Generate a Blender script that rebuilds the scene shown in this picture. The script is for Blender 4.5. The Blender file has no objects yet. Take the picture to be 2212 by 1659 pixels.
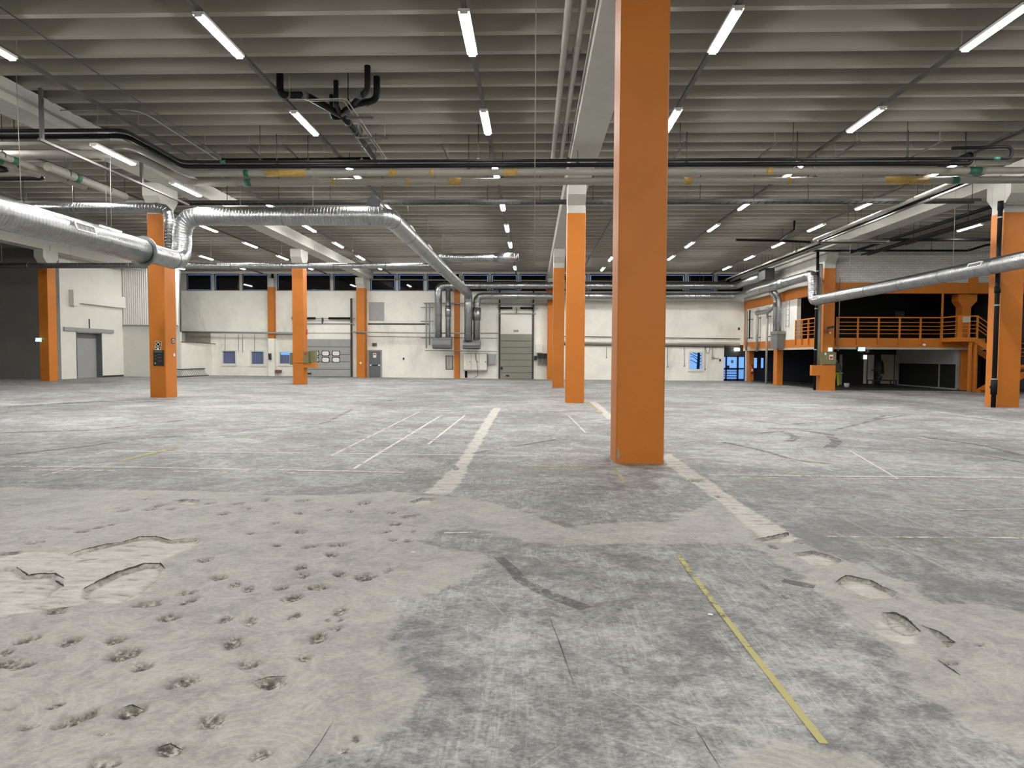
import bpy, bmesh, math, random
import numpy as np
from mathutils import Vector, Matrix
random.seed(7); rng = np.random.default_rng(7)
S = bpy.context.scene
COL = S.collection
# ------------------------------------------------------------------ camera
F = 1420.0; CX, CY = 1106.0, 829.5          # focal length in pixels of the 2212x1659 frame
_d = np.array([1150-CX, 769-CY, F]); _h = np.array([150-CX, 764.2-CY, F])
_n = np.cross(_d, _h); _n /= np.linalg.norm(_n)
if _n[1] > 0: _n = -_n
_d = _d/np.linalg.norm(_d); _x = np.cross(_d, _n)
if _x[0] < 0: _x = -_x
M = np.array([_x, _d, _n])                   # image axes -> world axes (X right, Y into the hall, Z up)
CAMZ = 1.8
C0 = np.array([0, 0, CAMZ])
cd = bpy.data.cameras.new('camera'); cam = bpy.data.objects.new('camera', cd); COL.objects.link(cam)
cd.sensor_fit = 'HORIZONTAL'; cd.sensor_width = 36.0; cd.lens = 36.0*F/2212.0
cd.clip_start = 0.05; cd.clip_end = 300
R = np.stack([M[:, 0], -M[:, 1], -M[:, 2]], axis=1)
mw = Matrix([[*R[0], 0], [*R[1], 0], [*R[2], CAMZ], [0, 0, 0, 1]])
cam.matrix_world = mw
S.camera = cam
# ------------------------------------------------------------------ world, exposure
w = bpy.data.worlds.new('dusk_sky'); S.world = w; w.use_nodes = True
bg = w.node_tree.nodes['Background']
bg.inputs[0].default_value = (0.22, 0.46, 0.95, 1); bg.inputs[1].default_value = 1.15
S.view_settings.view_transform = 'Standard'; S.view_settings.look = 'None'
S.view_settings.gamma = 1.0; S.view_settings.use_curve_mapping = False
S.view_settings.exposure = 0.0
LAMP = 235.0                                  # emission of the LED battens

# ------------------------------------------------------------------ pixel helpers (direction only; depth from the plane touched)
def ray(px, py): return M @ np.array([px-CX, py-CY, F])
def PY(px, py, Y): d = ray(px, py); return Vector(C0+d*(Y/d[1]))
def PX(px, py, X): d = ray(px, py); return Vector(C0+d*(X/d[0]))
def PZ(px, py, Z): d = ray(px, py); return Vector(C0+d*((Z-CAMZ)/d[2]))
def fz(x, y):                                # the slab falls gently away from the camera and to the right
    g = .46-.0142*y; g = .5*(g+np.sqrt(g*g+.004))-.0022*np.maximum(0, y-30)
    return g-np.where(np.asarray(x) < 1.5, .0062, .003)*(np.asarray(x)-1.5)
def fzf(x, y): return float(fz(x, y))
def PF(px, py):
    d = ray(px, py); t = 5.0
    for _ in range(50):
        p = C0+d*t; t = (fzf(p[0], p[1])-CAMZ)/d[2]
    return Vector(C0+d*t)

# ------------------------------------------------------------------ materials
def nt(name):
    m = bpy.data.materials.new(name); m.use_nodes = True
    t = m.node_tree; b = t.nodes['Principled BSDF']
    return m, t, b
def N(t, typ, **kw):
    n = t.nodes.new(typ)
    for k, v in kw.items(): setattr(n, k, v)
    return n
def L(t, a, b): t.links.new(a, b)
def noise(t, vec, scale, detail=4, rough=.6, dist=0):
    n = N(t, 'ShaderNodeTexNoise'); n.inputs['Scale'].default_value = scale; n.inputs['Detail'].default_value = detail
    n.inputs['Roughness'].default_value = rough; n.inputs['Distortion'].default_value = dist
    if vec is not None: L(t, vec, n.inputs['Vector'])
    return n.outputs['Fac']
def mapv(t, vec, scale=(1, 1, 1), rot=(0, 0, 0), loc=(0, 0, 0)):
    n = N(t, 'ShaderNodeMapping'); n.inputs['Scale'].default_value = scale; n.inputs['Rotation'].default_value = rot
    n.inputs['Location'].default_value = loc; L(t, vec, n.inputs['Vector']); return n.outputs[0]
def ramp(t, fac, stops):
    n = N(t, 'ShaderNodeValToRGB'); e = n.color_ramp.elements
    while len(e) < len(stops): e.new(.5)
    for i, (p, c) in enumerate(stops):
        e[i].position = p; e[i].color = (c, c, c, 1) if isinstance(c, (int, float)) else (*c, 1)
    L(t, fac, n.inputs[0]); return n.outputs[0]
def mix(t, fac, a, b, mode='MIX'):
    n = N(t, 'ShaderNodeMix', data_type='RGBA', blend_type=mode)
    for i, v in ((0, fac), (6, a), (7, b)):
        if isinstance(v, (int, float)): n.inputs[i].default_value = v if i == 0 else (v, v, v, 1)
        elif isinstance(v, (tuple, list)): n.inputs[i].default_value = (*v, 1)
        else: L(t, v, n.inputs[i])
    return n.outputs[2]
def mth(t, op, a, b=None, c=None, clamp=False):
    n = N(t, 'ShaderNodeMath', operation=op); n.use_clamp = clamp
    for i, v in enumerate((a, b, c)):
        if v is None: continue
        if isinstance(v, (int, float)): n.inputs[i].default_value = v
        else: L(t, v, n.inputs[i])
    return n.outputs[0]
def step(t, v, lo, hi):
    n = N(t, 'ShaderNodeMapRange', interpolation_type='SMOOTHSTEP'); L(t, v, n.inputs[0])
    n.inputs[1].default_value = lo; n.inputs[2].default_value = hi; return n.outputs[0]
def pos(t): return N(t, 'ShaderNodeNewGeometry').outputs['Position']
def bump(t, b, h, strength=.3, dist=.01):
    n = N(t, 'ShaderNodeBump'); n.inputs['Strength'].default_value = strength; n.inputs['Distance'].default_value = dist
    L(t, h, n.inputs['Height']); L(t, n.outputs[0], b.inputs['Normal'])
def pmat(name, col, rough=.6, metal=0, var=.12, scale=2.0, bmp=0, fine=30, dirt=None, dirtamt=.5, spec=.5):
    m, t, b = nt(name); p = pos(t)
    n1 = noise(t, p, scale, 6); lo = tuple(c*(1-var) for c in col); hi = tuple(min(1, c*(1+var)) for c in col)
    c = ramp(t, n1, [(.3, lo), (.7, hi)])
    if dirt:
        f = noise(t, mapv(t, p, (1, 1, .35)), scale*.7, 8, .7, .6)
        c = mix(t, mth(t, 'MULTIPLY', step(t, f, .52, .75), dirtamt), c, dirt)
    L(t, c, b.inputs['Base Color'])
    b.inputs['Roughness'].default_value = rough; b.inputs['Metallic'].default_value = metal
    b.inputs['Specular IOR Level'].default_value = spec
    if bmp: bump(t, b, noise(t, p, fine, 3), bmp, .01)
    return m
def emat(name, col, s):
    m, t, b = nt(name); b.inputs['Base Color'].default_value = (*col, 1)
    b.inputs['Emission Color'].default_value = (*col, 1); b.inputs['Emission Strength'].default_value = s; return m

ORANGE = (.49, .156, .017)
MAT = {}
MAT['orange'] = pmat('orange_paint', ORANGE, .5, var=.06, scale=1.2, bmp=.25, fine=25, dirt=(.42, .13, .03), dirtamt=.25, spec=.35)
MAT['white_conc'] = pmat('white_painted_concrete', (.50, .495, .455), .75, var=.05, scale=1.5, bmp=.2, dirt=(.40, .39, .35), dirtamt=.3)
MAT['wall'] = pmat('dirty_white_wall', (.80, .795, .725), .8, var=.09, scale=.6, bmp=.25, fine=14, dirt=(.42, .39, .32), dirtamt=.55)
MAT['wall_clean'] = pmat('off_white_panel', (.68, .675, .62), .75, var=.04, scale=.8, dirt=(.5, .49, .43), dirtamt=.3)
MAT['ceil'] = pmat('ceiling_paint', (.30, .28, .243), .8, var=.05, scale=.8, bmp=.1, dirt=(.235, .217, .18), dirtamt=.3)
MAT['shadewall'] = pmat('shaded_grey_wall', (.20, .195, .18), .8, var=.08, scale=.8)  # base colour darkened to carry the shade of the unlit left bay
MAT['darkdoor'] = pmat('charcoal_sliding_door', (.12, .118, .105), .7, var=.08, scale=.8)
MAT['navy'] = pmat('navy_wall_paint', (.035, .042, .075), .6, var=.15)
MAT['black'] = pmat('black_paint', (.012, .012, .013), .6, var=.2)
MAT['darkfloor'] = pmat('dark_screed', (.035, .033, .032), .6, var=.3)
MAT['blackpipe'] = pmat('black_pipe', (.007, .0075, .009), .55, var=.3, spec=.15)
MAT['blackmetal'] = pmat('black_steel', (.03, .031, .03), .5, var=.2)
MAT['rail'] = pmat('dark_grey_rail', (.085, .08, .072), .5, var=.2)
MAT['insul'] = pmat('white_pipe_insulation', (.28, .268, .235), .55, var=.08, scale=3, bmp=.15, fine=12, dirt=(.27, .24, .19), dirtamt=.4)
MAT['tape_y'] = pmat('ochre_tape', (.40, .26, .07), .7, var=.2, scale=8)
MAT['tape_g'] = pmat('green_label_tape', (.01, .11, .065), .5, var=.15)
MAT['steel'] = pmat('galvanised_strip', (.28, .295, .295), .40, 1.0, var=.1)
MAT['greyp'] = pmat('grey_plastic_pipe', (.27, .28, .28), .5, var=.08)
MAT['hood'] = pmat('grey_hood_paint', (.13, .137, .14), .45, var=.08, scale=3)
MAT['greydoor'] = pmat('grey_door_paint', (.30, .305, .305), .5, var=.05, scale=1)
MAT['slate'] = pmat('slate_door_paint', (.115, .125, .125), .5, var=.06)
MAT['sect'] = pmat('grey_sectional_panel', (.33, .335, .33), .5, var=.06, scale=1.5, dirt=(.24, .24, .23), dirtamt=.4)
MAT['sect2'] = pmat('olive_grey_sectional_panel', (.235, .235, .19), .5, var=.05, scale=1.5)
MAT['cream'] = pmat('cream_cabinet', (.74, .72, .64), .45, var=.03)
MAT['olive'] = pmat('olive_cabinet', (.165, .16, .075), .5, var=.08, scale=4)
MAT['white'] = pmat('white_enamel', (.78, .77, .74), .45, var=.03)
MAT['red'] = pmat('red_paint', (.45, .03, .025), .4, var=.1)
MAT['rust'] = pmat('rusty_bar', (.16, .075, .05), .7, var=.3, scale=6)
MAT['beige'] = pmat('beige_wall', (.42, .37, .29), .7, var=.05)
MAT['hivis'] = pmat('hi_vis_yellow', (.50, .62, .03), .8, var=.1, scale=8)
MAT['leaf'] = pmat('leaf_green', (.08, .14, .03), .6, var=.3, scale=20)
MAT['bark'] = pmat('bare_bark', (.02, .025, .035), .8)
MAT['wood'] = pmat('weathered_board', (.30, .28, .24), .8, var=.2, scale=6, dirt=(.13, .12, .1), dirtamt=.7)
MAT['snow'] = pmat('snowy_ground', (.75, .78, .82), .8)
MAT['frame'] = pmat('dark_window_frame', (.045, .035, .03), .5, var=.2)
MAT['blueframe'] = pmat('dark_blue_door_frame', (.008, .011, .045), .4, var=.2)
MAT['cable'] = pmat('dark_cable', (.05, .047, .04), .6)
MAT['wire'] = pmat('thin_grey_wire', (.30, .29, .26), .5)
MAT['lamp'] = emat('led_diffuser', (1.0, .98, .945), LAMP)
MAT['lamp_small'] = emat('globe_lamp', (1.0, .95, .86), 14.0)
MAT['glow_sign'] = emat('backlit_sign', (.25, .75, .85), 2.2)
MAT['sign_white'] = emat('backlit_pictogram', (.9, 1, 1), 4.0)
MAT['doorway_light'] = emat('lit_ceiling_panel', (1, .93, .8), 2.5)
# glossy black film behind the high windows
m, t, b = nt('black_window_film'); b.inputs['Base Color'].default_value = (.004, .004, .005, 1)
b.inputs['Roughness'].default_value = .03; bump(t, b, noise(t, pos(t), 1.2, 1), .08, .02); MAT['film'] = m
m, t, b = nt('clear_glass'); b.inputs['Base Color'].default_value = (.92, .96, 1, 1); b.inputs['Roughness'].default_value = .02
b.inputs['Transmission Weight'].default_value = 1.0; b.inputs['IOR'].default_value = 1.02; MAT['glass'] = m
m, t, b = nt('striped_blind'); st = N(t, 'ShaderNodeTexWave'); st.inputs['Scale'].default_value = 1.6
L(t, mapv(t, pos(t), (1, 0, 0)), st.inputs['Vector'])
L(t, ramp(t, st.outputs['Fac'], [(.3, (.16, .18, .27)), (.7, (.34, .37, .46))]), b.inputs['Base Color'])
b.inputs['Roughness'].default_value = .8; b.inputs['Transmission Weight'].default_value = 0
tr = N(t, 'ShaderNodeBsdfTranslucent'); tr.inputs[0].default_value = (.50, .47, .55, 1); ms = N(t, 'ShaderNodeMixShader'); ms.inputs[0].default_value = .6
L(t, b.outputs[0], ms.inputs[1]); L(t, tr.outputs[0], ms.inputs[2]); L(t, ms.outputs[0], t.nodes['Material Output'].inputs[0]); MAT['blind'] = m
# galvanised spiral duct: seams follow the length stored on the mesh
def duct_mat(name, pitch, strength):
    m, t, b = nt(name); p = pos(t)
    c = ramp(t, noise(t, p, 5, 5, .7), [(.3, (.31, .325, .33)), (.7, (.44, .455, .46))])
    a = N(t, 'ShaderNodeAttribute', attribute_name='len').outputs['Fac']
    s = mth(t, 'FRACT', mth(t, 'MULTIPLY', a, 1/pitch))
    seam = mth(t, 'MULTIPLY', step(t, s, .0, .1), mth(t, 'SUBTRACT', 1, step(t, s, .16, .30)))
    L(t, mix(t, mth(t, 'MULTIPLY', seam, .35), c, (.15, .16, .16)), b.inputs['Base Color'])
    b.inputs['Metallic'].default_value = 1.0
    L(t, ramp(t, noise(t, p, 9, 4), [(.3, .26), (.7, .42)]), b.inputs['Roughness'])
    bump(t, b, mth(t, 'ADD', seam, mth(t, 'MULTIPLY', noise(t, p, 3, 2), .5)), strength, .012); return m
MAT['duct'] = duct_mat('galvanised_spiral_duct', .11, .7)
MAT['duct_plain'] = duct_mat('galvanised_plain_duct', 1.2, .15)
# white brick
m, t, b = nt('white_painted_brick'); br = N(t, 'ShaderNodeTexBrick'); p = pos(t)
cmb = N(t, 'ShaderNodeCombineXYZ'); sp = N(t, 'ShaderNodeSeparateXYZ'); L(t, p, sp.inputs[0])
L(t, mth(t, 'ADD', sp.outputs[0], sp.outputs[1]), cmb.inputs[0]); L(t, sp.outputs[2], cmb.inputs[1]); L(t, cmb.outputs[0], br.inputs['Vector'])
br.inputs['Color1'].default_value = (.60, .595, .56, 1); br.inputs['Color2'].default_value = (.52, .515, .48, 1); br.inputs['Mortar'].default_value = (.36, .355, .33, 1)
br.inputs['Scale'].default_value = 1; br.inputs['Brick Width'].default_value = .34; br.inputs['Row Height'].default_value = .125; br.inputs['Mortar Size'].default_value = .012
L(t, br.outputs['Color'], b.inputs['Base Color']); b.inputs['Roughness'].default_value = .8; bump(t, b, br.outputs['Fac'], -.4, .01); MAT['brick'] = m
# worn floor paint: shows through where the paint has gone
def worn(name, col, cov, scale=14, op=1.0):
    m, t, b = nt(name); p = pos(t); b.inputs['Base Color'].default_value = (*col, 1); b.inputs['Roughness'].default_value = .7
    f = noise(t, p, scale, 6, .7); f2 = noise(t, p, 1.4, 3)
    a = step(t, mth(t, 'ADD', mth(t, 'MULTIPLY', f, .7), mth(t, 'MULTIPLY', f2, .5)), cov, cov+.16); a = mth(t, 'MULTIPLY', a, op)
    tb = N(t, 'ShaderNodeBsdfTransparent'); ms = N(t, 'ShaderNodeMixShader')
    L(t, a, ms.inputs[0]); L(t, tb.outputs[0], ms.inputs[1]); L(t, b.outputs[0], ms.inputs[2]); L(t, ms.outputs[0], t.nodes['Material Output'].inputs[0]); return m
MAT['yline'] = worn('worn_yellow_line', (.50, .45, .17), .42, 14, .85); MAT['yline2'] = worn('faded_yellow_line', (.55, .46, .25), .48, 14, .7)
MAT['wline'] = worn('worn_white_line', (.74, .74, .70), .44, 14, .85); MAT['wdash'] = worn('flaking_cream_line', (.72, .70, .60), .55, 5, .9)
MAT['scratch'] = worn('pale_scratch', (.56, .56, .54), .46, 14, .38); MAT['tyre'] = worn('rubber_scuff', (.12, .12, .122), .50, 6, .5); MAT['tyre2'] = worn('dark_wheel_smear', (.09, .09, .09), .48, 20, .5)

# ------------------------------------------------------------------ mesh builder
def frame(d):
    d = d.normalized(); u = d.cross(Vector((0, 0, 1)))
    if u.length < 1e-3: u = d.cross(Vector((0, 1, 0)))
    u.normalize(); return u, d.cross(u)
class MB:
    def __init__(s): s.v = []; s.f = []; s.len = {}; s.sm = False
    def add(s, vs, fs):
        o = len(s.v); s.v += [Vector(v) for v in vs]; s.f += [[o+i for i in f] for f in fs]; return s
    def box(s, x0, x1, y0, y1, z0, z1):
        return s.add([(x0, y0, z0), (x1, y0, z0), (x1, y1, z0), (x0, y1, z0), (x0, y0, z1), (x1, y0, z1), (x1, y1, z1), (x0, y1, z1)],
                     [(0, 3, 2, 1), (4, 5, 6, 7), (0, 1, 5, 4), (1, 2, 6, 5), (2, 3, 7, 6), (3, 0, 4, 7)])
    def bar(s, a, b, w, h, up=None):
        a = Vector(a); b = Vector(b); d = (b-a).normalized(); u, v = frame(d)
        c = []
        for p in (a, b):
            for i, j in ((-1, -1), (1, -1), (1, 1), (-1, 1)): c.append(p+u*(i*w/2)+v*(j*h/2))
        return s.add(c, [(0, 1, 2, 3), (7, 6, 5, 4), (0, 4, 5, 1), (1, 5, 6, 2), (2, 6, 7, 3), (3, 7, 4, 0)])
    def prism(s, pts, off):
        n = len(pts); off = Vector(off); p = [Vector(q) for q in pts]
        return s.add(p+[q+off for q in p], [tuple(range(n))[::-1], tuple(range(n, 2*n))]+[(i, (i+1) % n, n+(i+1) % n, n+i) for i in range(n)])
    def tube(s, path, r, seg=12, crease=False, caps=True):
        P = [Vector(p) for p in path]; s.sm = True
        P = [p for i, p in enumerate(P) if i == 0 or (p-P[i-1]).length > 1e-4]
        D = [(P[i+1]-P[i]).normalized() for i in range(len(P)-1)]
        u, v = frame(D[0]); acc = 0; rr = r if callable(r) else (lambda i: r); prev = None
        for i, d in enumerate(D):
            if i: u = (u-d*u.dot(d)).normalized()
            v = d.cross(u); rings = []
            for k in (i, i+1):
                n = d if (k == 0 or k == len(P)-1) else (D[k-1]+D[k]).normalized()
                ring = []
                for j in range(seg):
                    a = 2*math.pi*j/seg; o = (u*math.cos(a)+v*math.sin(a))*rr(k); o = o-d*(o.dot(n)/d.dot(n)); ring.append(P[k]+o)
                rings.append(ring)
            ln = (P[i+1]-P[i]).length
            if crease or prev is None:
                b0 = len(s.v); s.v += rings[0]
                for q in range(b0, len(s.v)): s.len[q] = acc
                if i == 0 and caps: s.f.append(list(range(b0, b0+seg))[::-1])
            else: b0 = prev
            b1 = len(s.v); s.v += rings[1]; acc += ln
            for q in range(b1, len(s.v)): s.len[q] = acc
            s.f += [[b0+j, b0+(j+1) % seg, b1+(j+1) % seg, b1+j] for j in range(seg)]
            prev = b1
        if caps: s.f.append(list(range(prev, prev+seg)))
        return s
    def disc(s, c, d, r, h, seg=16):
        c = Vector(c); d = Vector(d).normalized(); return s.tube([c, c+d*h], r, seg)
    def build(s, name, mat, parent=None, smooth=None):
        me = bpy.data.meshes.new(name)
        if parent is None:
            xs = [v.x for v in s.v]; ys = [v.y for v in s.v]; zs = [v.z for v in s.v]
            o = Vector(((min(xs)+max(xs))/2, (min(ys)+max(ys))/2, min(zs)))
        else: o = wloc(parent)
        me.from_pydata([v-o for v in s.v], [], s.f); me.update()
        if s.len:
            a = me.attributes.new('len', 'FLOAT', 'POINT')
            a.data.foreach_set('value', [float(s.len.get(i, 0)) for i in range(len(s.v))])
        sm = s.sm if smooth is None else smooth
        if sm:
            me.polygons.foreach_set('use_smooth', [len(p.vertices) == 4 for p in me.polygons])
        me.materials.append(MAT[mat] if isinstance(mat, str) else mat)
        ob = bpy.data.objects.new(name, me); COL.objects.link(ob)
        if parent is None: ob.location = o
        else: ob.parent = parent
        return ob
def wloc(o):
    l = Vector(o.location)
    while o.parent: o = o.parent; l += Vector(o.location)
    return l
def tag(o, label, cat=None, group=None, kind=None):
    o['label'] = label
    if cat: o['category'] = cat
    if group: o['group'] = group
    if kind: o['kind'] = kind
    return o
def thing(name, label, cat, loc, group=None):
    o = bpy.data.objects.new(name, None); o.empty_display_size = .2; COL.objects.link(o); o.location = loc
    return tag(o, label, cat, group)
def struct(o, label): o['kind'] = 'structure'; o['label'] = label; return o
def copy_tree(o, loc, parent=None):
    c = o.copy(); COL.objects.link(c); c.parent = parent
    if parent is None: c.location = loc
    for ch in list(o.children): copy_tree(ch, None, c)
    return c
def bend(path, r, n=5):
    P = [Vector(p) for p in path]; out = [P[0]]
    for i in range(1, len(P)-1):
        a = (P[i-1]-P[i]); b = (P[i+1]-P[i]); k = min(r, a.length*.49, b.length*.49); a.normalize(); b.normalize()
        s0 = P[i]+a*k; e0 = P[i]+b*k
        for j in range(n+1):
            q = j/n; out.append(s0*(1-q)**2+P[i]*2*q*(1-q)+e0*q*q)
    return out+[P[-1]]
def cells(mb, holes, a0, a1, z0, z1, put):
    A = sorted({a0, a1, *[q for h in holes for q in h[:2] if a0 < q < a1]}); Z = sorted({z0, z1, *[q for h in holes for q in h[2:] if z0 < q < z1]})
    for i in range(len(A)-1):
        for j in range(len(Z)-1):
            ca = (A[i]+A[i+1])/2; cz = (Z[j]+Z[j+1])/2
            if not any(h[0] < ca < h[1] and h[2] < cz < h[3] for h in holes): put(A[i], A[i+1], Z[j], Z[j+1])
    return mb

YB = 52.2                      # inner face of the back wall
RIB = 8.40; SOFF = 7.87        # rib undersides, beam soffits
XL, XR, YF = -44.0, 33.0, -14.0
def WB(px, py): p = PY(px, py, YB); return p.x, p.z
def rectB(x0, x1, y0, y1, Y=YB):
    a = PY(x0, y1, Y); b = PY(x1, y0, Y); return a.x, b.x, a.z, b.z
# ================================================================== FLOOR
def wpoly(pts): return np.array([[*PF(x, y).xy] for x, y in pts])
def sdf(X, Y, poly):            # signed distance, positive inside
    d = np.full(X.shape, 1e9); ins = np.zeros(X.shape, bool); n = len(poly)
    for i in range(n):
        ax, ay = poly[i]; bx, by = poly[(i+1) % n]; ex, ey = bx-ax, by-ay
        tt = np.clip(((X-ax)*ex+(Y-ay)*ey)/(ex*ex+ey*ey+1e-12), 0, 1)
        d = np.minimum(d, (X-ax-tt*ex)**2+(Y-ay-tt*ey)**2)
        if abs(ey) > 1e-9:
            c = ((ay > Y) != (by > Y)) & (X < ex*(Y-ay)/ey+ax); ins ^= c
    return np.where(ins, 1, -1)*np.sqrt(d)
def cat(*a): return np.unique(np.round(np.concatenate(a), 4))
gx = cat(np.linspace(XL, -9, 45), np.arange(-9, -3.6, .12), np.arange(-3.6, 3.2, .016), np.arange(3.2, 7, .08), np.linspace(7, XR, 36))
gy = cat(np.linspace(YF, 1.6, 16), np.arange(1.6, 5.6, .016), np.arange(5.6, 9.2, .035), np.arange(9.2, 15, .15), np.linspace(15, YB+1.5, 76))
X, Y = np.meshgrid(gx, gy)
Z = fz(X, Y)
near = (Y < 16)
TAN = [[(-60, 1050), (0, 1052), (180, 1058), (460, 1062), (640, 1071), (700, 1069), (860, 1062), (915, 1068), (980, 1072), (1060, 1085), (1110, 1100), (1180, 1122), (1225, 1138),
        (1330, 1129), (1450, 1127), (1500, 1100), (1545, 1078), (1600, 1090), (1660, 1128), (1740, 1170), (1830, 1210), (1900, 1240), (1975, 1262), (2000, 1290), (2020, 1302), (2100, 1300), (2300, 1340),
        (2300, 1700), (2180, 1605), (2080, 1560), (2000, 1512), (1955, 1478), (1938, 1440), (1930, 1400), (1880, 1370), (1800, 1300), (1730, 1245), (1660, 1200), (1610, 1172), (1500, 1176), (1380, 1175), (1200, 1178),
        (1140, 1172), (1080, 1150), (1000, 1142), (930, 1150), (905, 1168), (960, 1184), (1040, 1193), (1068, 1210), (1010, 1238), (965, 1270), (900, 1286), (815, 1294),
        (855, 1318), (866, 1345), (850, 1375), (872, 1398), (918, 1438), (926, 1478), (905, 1530), (860, 1580), (800, 1602), (740, 1628), (640, 1659), (600, 1700), (-80, 1700)],
       [(1560, 1690), (1580, 1640), (1640, 1612), (1720, 1604), (1800, 1612), (1870, 1630), (1960, 1690)]]
PALE = [[(-40, 1212), (60, 1192), (145, 1195), (230, 1175), (300, 1160), (340, 1158), (370, 1165), (430, 1164), (438, 1172), (395, 1192), (350, 1212), (357, 1226), (345, 1248), (310, 1277), (270, 1302), (205, 1304), (150, 1310), (60, 1322), (-40, 1335)],
        [(915, 1066), (980, 1010), (1051, 901), (1066, 880), (1084, 880), (1071, 901), (1030, 975), (990, 1050), (968, 1070)],
        [(1425, 985), (1450, 980), (1520, 1030), (1600, 1085), (1668, 1127), (1735, 1165), (1700, 1175), (1640, 1160), (1590, 1118), (1545, 1080), (1490, 1040), (1440, 1005)],
        [(1272, 868), (1288, 868), (1310, 885), (1330, 905), (1312, 905)],
        [(1880, 1340), (1950, 1352), (1990, 1380), (1960, 1395), (1900, 1370)]]
STEP = [([(145, 1199), (230, 1176), (300, 1161), (335, 1159), (368, 1167), (428, 1164), (437, 1172), (372, 1190), (300, 1204), (190, 1208)], .016),
        ([(180, 1273), (215, 1254), (255, 1236), (312, 1219), (345, 1218), (356, 1229), (338, 1252), (308, 1278), (262, 1302), (200, 1303), (176, 1292)], .022),
        ([(-40, 1222), (35, 1226), (60, 1242), (120, 1240), (138, 1250), (138, 1262), (110, 1287), (50, 1303), (-40, 1312)], .018),
        ([(1630, 1166), (1668, 1158), (1698, 1151), (1702, 1158), (1680, 1170), (1650, 1172)], .016),
        ([(1712, 1196), (1755, 1191), (1790, 1200), (1822, 1212), (1800, 1222), (1745, 1219)], .014),
        ([(1805, 1259), (1828, 1243), (1880, 1254), (1940, 1281), (1935, 1292), (1870, 1296), (1838, 1276)], .018),
        ([(1905, 1326), (1935, 1325), (1962, 1342), (1988, 1366), (1950, 1374), (1918, 1350)], .020),
        ([(1992, 1352), (2030, 1366), (2062, 1386), (2045, 1398), (2030, 1380)], .020),
        ([(372, 1084), (405, 1079), (430, 1082), (432, 1088), (400, 1090)], .014), ([(885, 1084), (912, 1076), (940, 1077), (935, 1086), (905, 1092)], .014),
        ([(862, 1116), (905, 1112), (906, 1117), (870, 1121)], .012), ([(280, 1015), (300, 1013), (302, 1018), (282, 1020)], .01)]
PITS = [(585, 1474, 64, 26), (455, 1558, 62, 34), (285, 1537, 56, 32), (165, 1553, 56, 44), (368, 1617, 66, 26), (225, 1650, 66, 24), (565, 1628, 52, 30), (400, 1470, 62, 32), (505, 1386, 48, 28), (535, 1434, 52, 24),
        (272, 1412, 60, 30), (305, 1440, 44, 22), (60, 1382, 40, 18), (150, 1385, 36, 22), (245, 1383, 44, 20), (14, 1432, 60, 22), (56, 1436, 38, 20), (12, 1410, 30, 16), (490, 1336, 28, 20), (541, 1342, 28, 18),
        (635, 1330, 24, 16), (690, 1376, 34, 24), (658, 1422, 30, 14), (632, 1291, 38, 16), (366, 1333, 46, 16), (320, 1305, 54, 14), (409, 1298, 28, 16), (405, 1280, 36, 12), (538, 1272, 26, 14), (508, 1262, 28, 14),
        (475, 1247, 36, 12), (423, 1210, 10, 6), (440, 1209, 34, 11), (685, 1268, 56, 12), (655, 1242, 34, 14), (648, 1225, 32, 14), (715, 1198, 30, 10), (672, 1180, 30, 9), (735, 1240, 34, 12), (790, 1245, 48, 18), (840, 1231, 16, 12), (735, 1320, 26, 20),
        (707, 1339, 14, 8), (733, 1339, 14, 8), (728, 1358, 20, 14), (608, 1270, 30, 10), (270, 1102, 24, 7), (325, 1100, 26, 6), (245, 1098, 20, 6), (210, 1140, 24, 6), (135, 1142, 40, 5), (175, 1148, 30, 6), (240, 1133, 16, 5),
        (480, 1110, 26, 5), (515, 1088, 24, 5), (572, 1080, 22, 5), (658, 1080, 32, 6), (787, 1086, 28, 8), (756, 1104, 18, 5), (845, 1107, 20, 7), (713, 1101, 14, 5), (645, 1107, 26, 6), (540, 1098, 18, 5), (370, 1099, 22, 5), (455, 1087, 22, 5), (310, 1077, 22, 5), (345, 1092, 24, 6),
        (650, 1148, 32, 8), (595, 1130, 18, 5), (600, 1178, 26, 6), (540, 1152, 20, 6), (732, 1176, 40, 9), (855, 1131, 26, 8), (835, 1148, 22, 7), (895, 1136, 9, 4), (894, 1147, 9, 5), (893, 1148, 10, 7), (850, 1166, 20, 6), (25, 1092, 26, 6), (80, 1172, 22, 8), (20, 1196, 40, 5), (120, 1320, 50, 14),
        (985, 1013, 14, 6), (1010, 955, 14, 5), (1020, 938, 12, 4), (880, 1168, 22, 8), (790, 1640, 14, 8), (745, 1620, 34, 12), (770, 1595, 24, 12), (1550, 1072, 18, 7), (1495, 1037, 50, 6), (1670, 1181, 22, 10), (1728, 1172, 18, 6), (2115, 1392, 26, 6), (2050, 1432, 40, 7), (60, 1571, 40, 10), (20, 1530, 40, 8), (120, 1525, 26, 14), (225, 1585, 36, 8)]
tan = np.full(X.shape, -1.0); pale = np.full(X.shape, -1.0); pit = np.zeros(X.shape)
sel = (Y < 26) & (Y > 1.4) & (np.abs(X) < 14)
xs, ys = X[sel], Y[sel]
tv = np.full(xs.shape, -1.0); pv = np.full(xs.shape, -1.0); kv = np.zeros(xs.shape); zv = np.zeros(xs.shape)
for p in TAN: tv = np.maximum(tv, sdf(xs, ys, wpoly(p)))
for p in PALE: pv = np.maximum(pv, sdf(xs, ys, wpoly(p)))
wob = lambda s: .5*np.sin(xs*s*1.3+ys*s*.7+1)+.3*np.sin(xs*s*2.9-ys*s*2.3)+.2*np.sin(xs*s*5.1+ys*s*6.7)
w1 = wob(21); w2 = wob(70)
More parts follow.
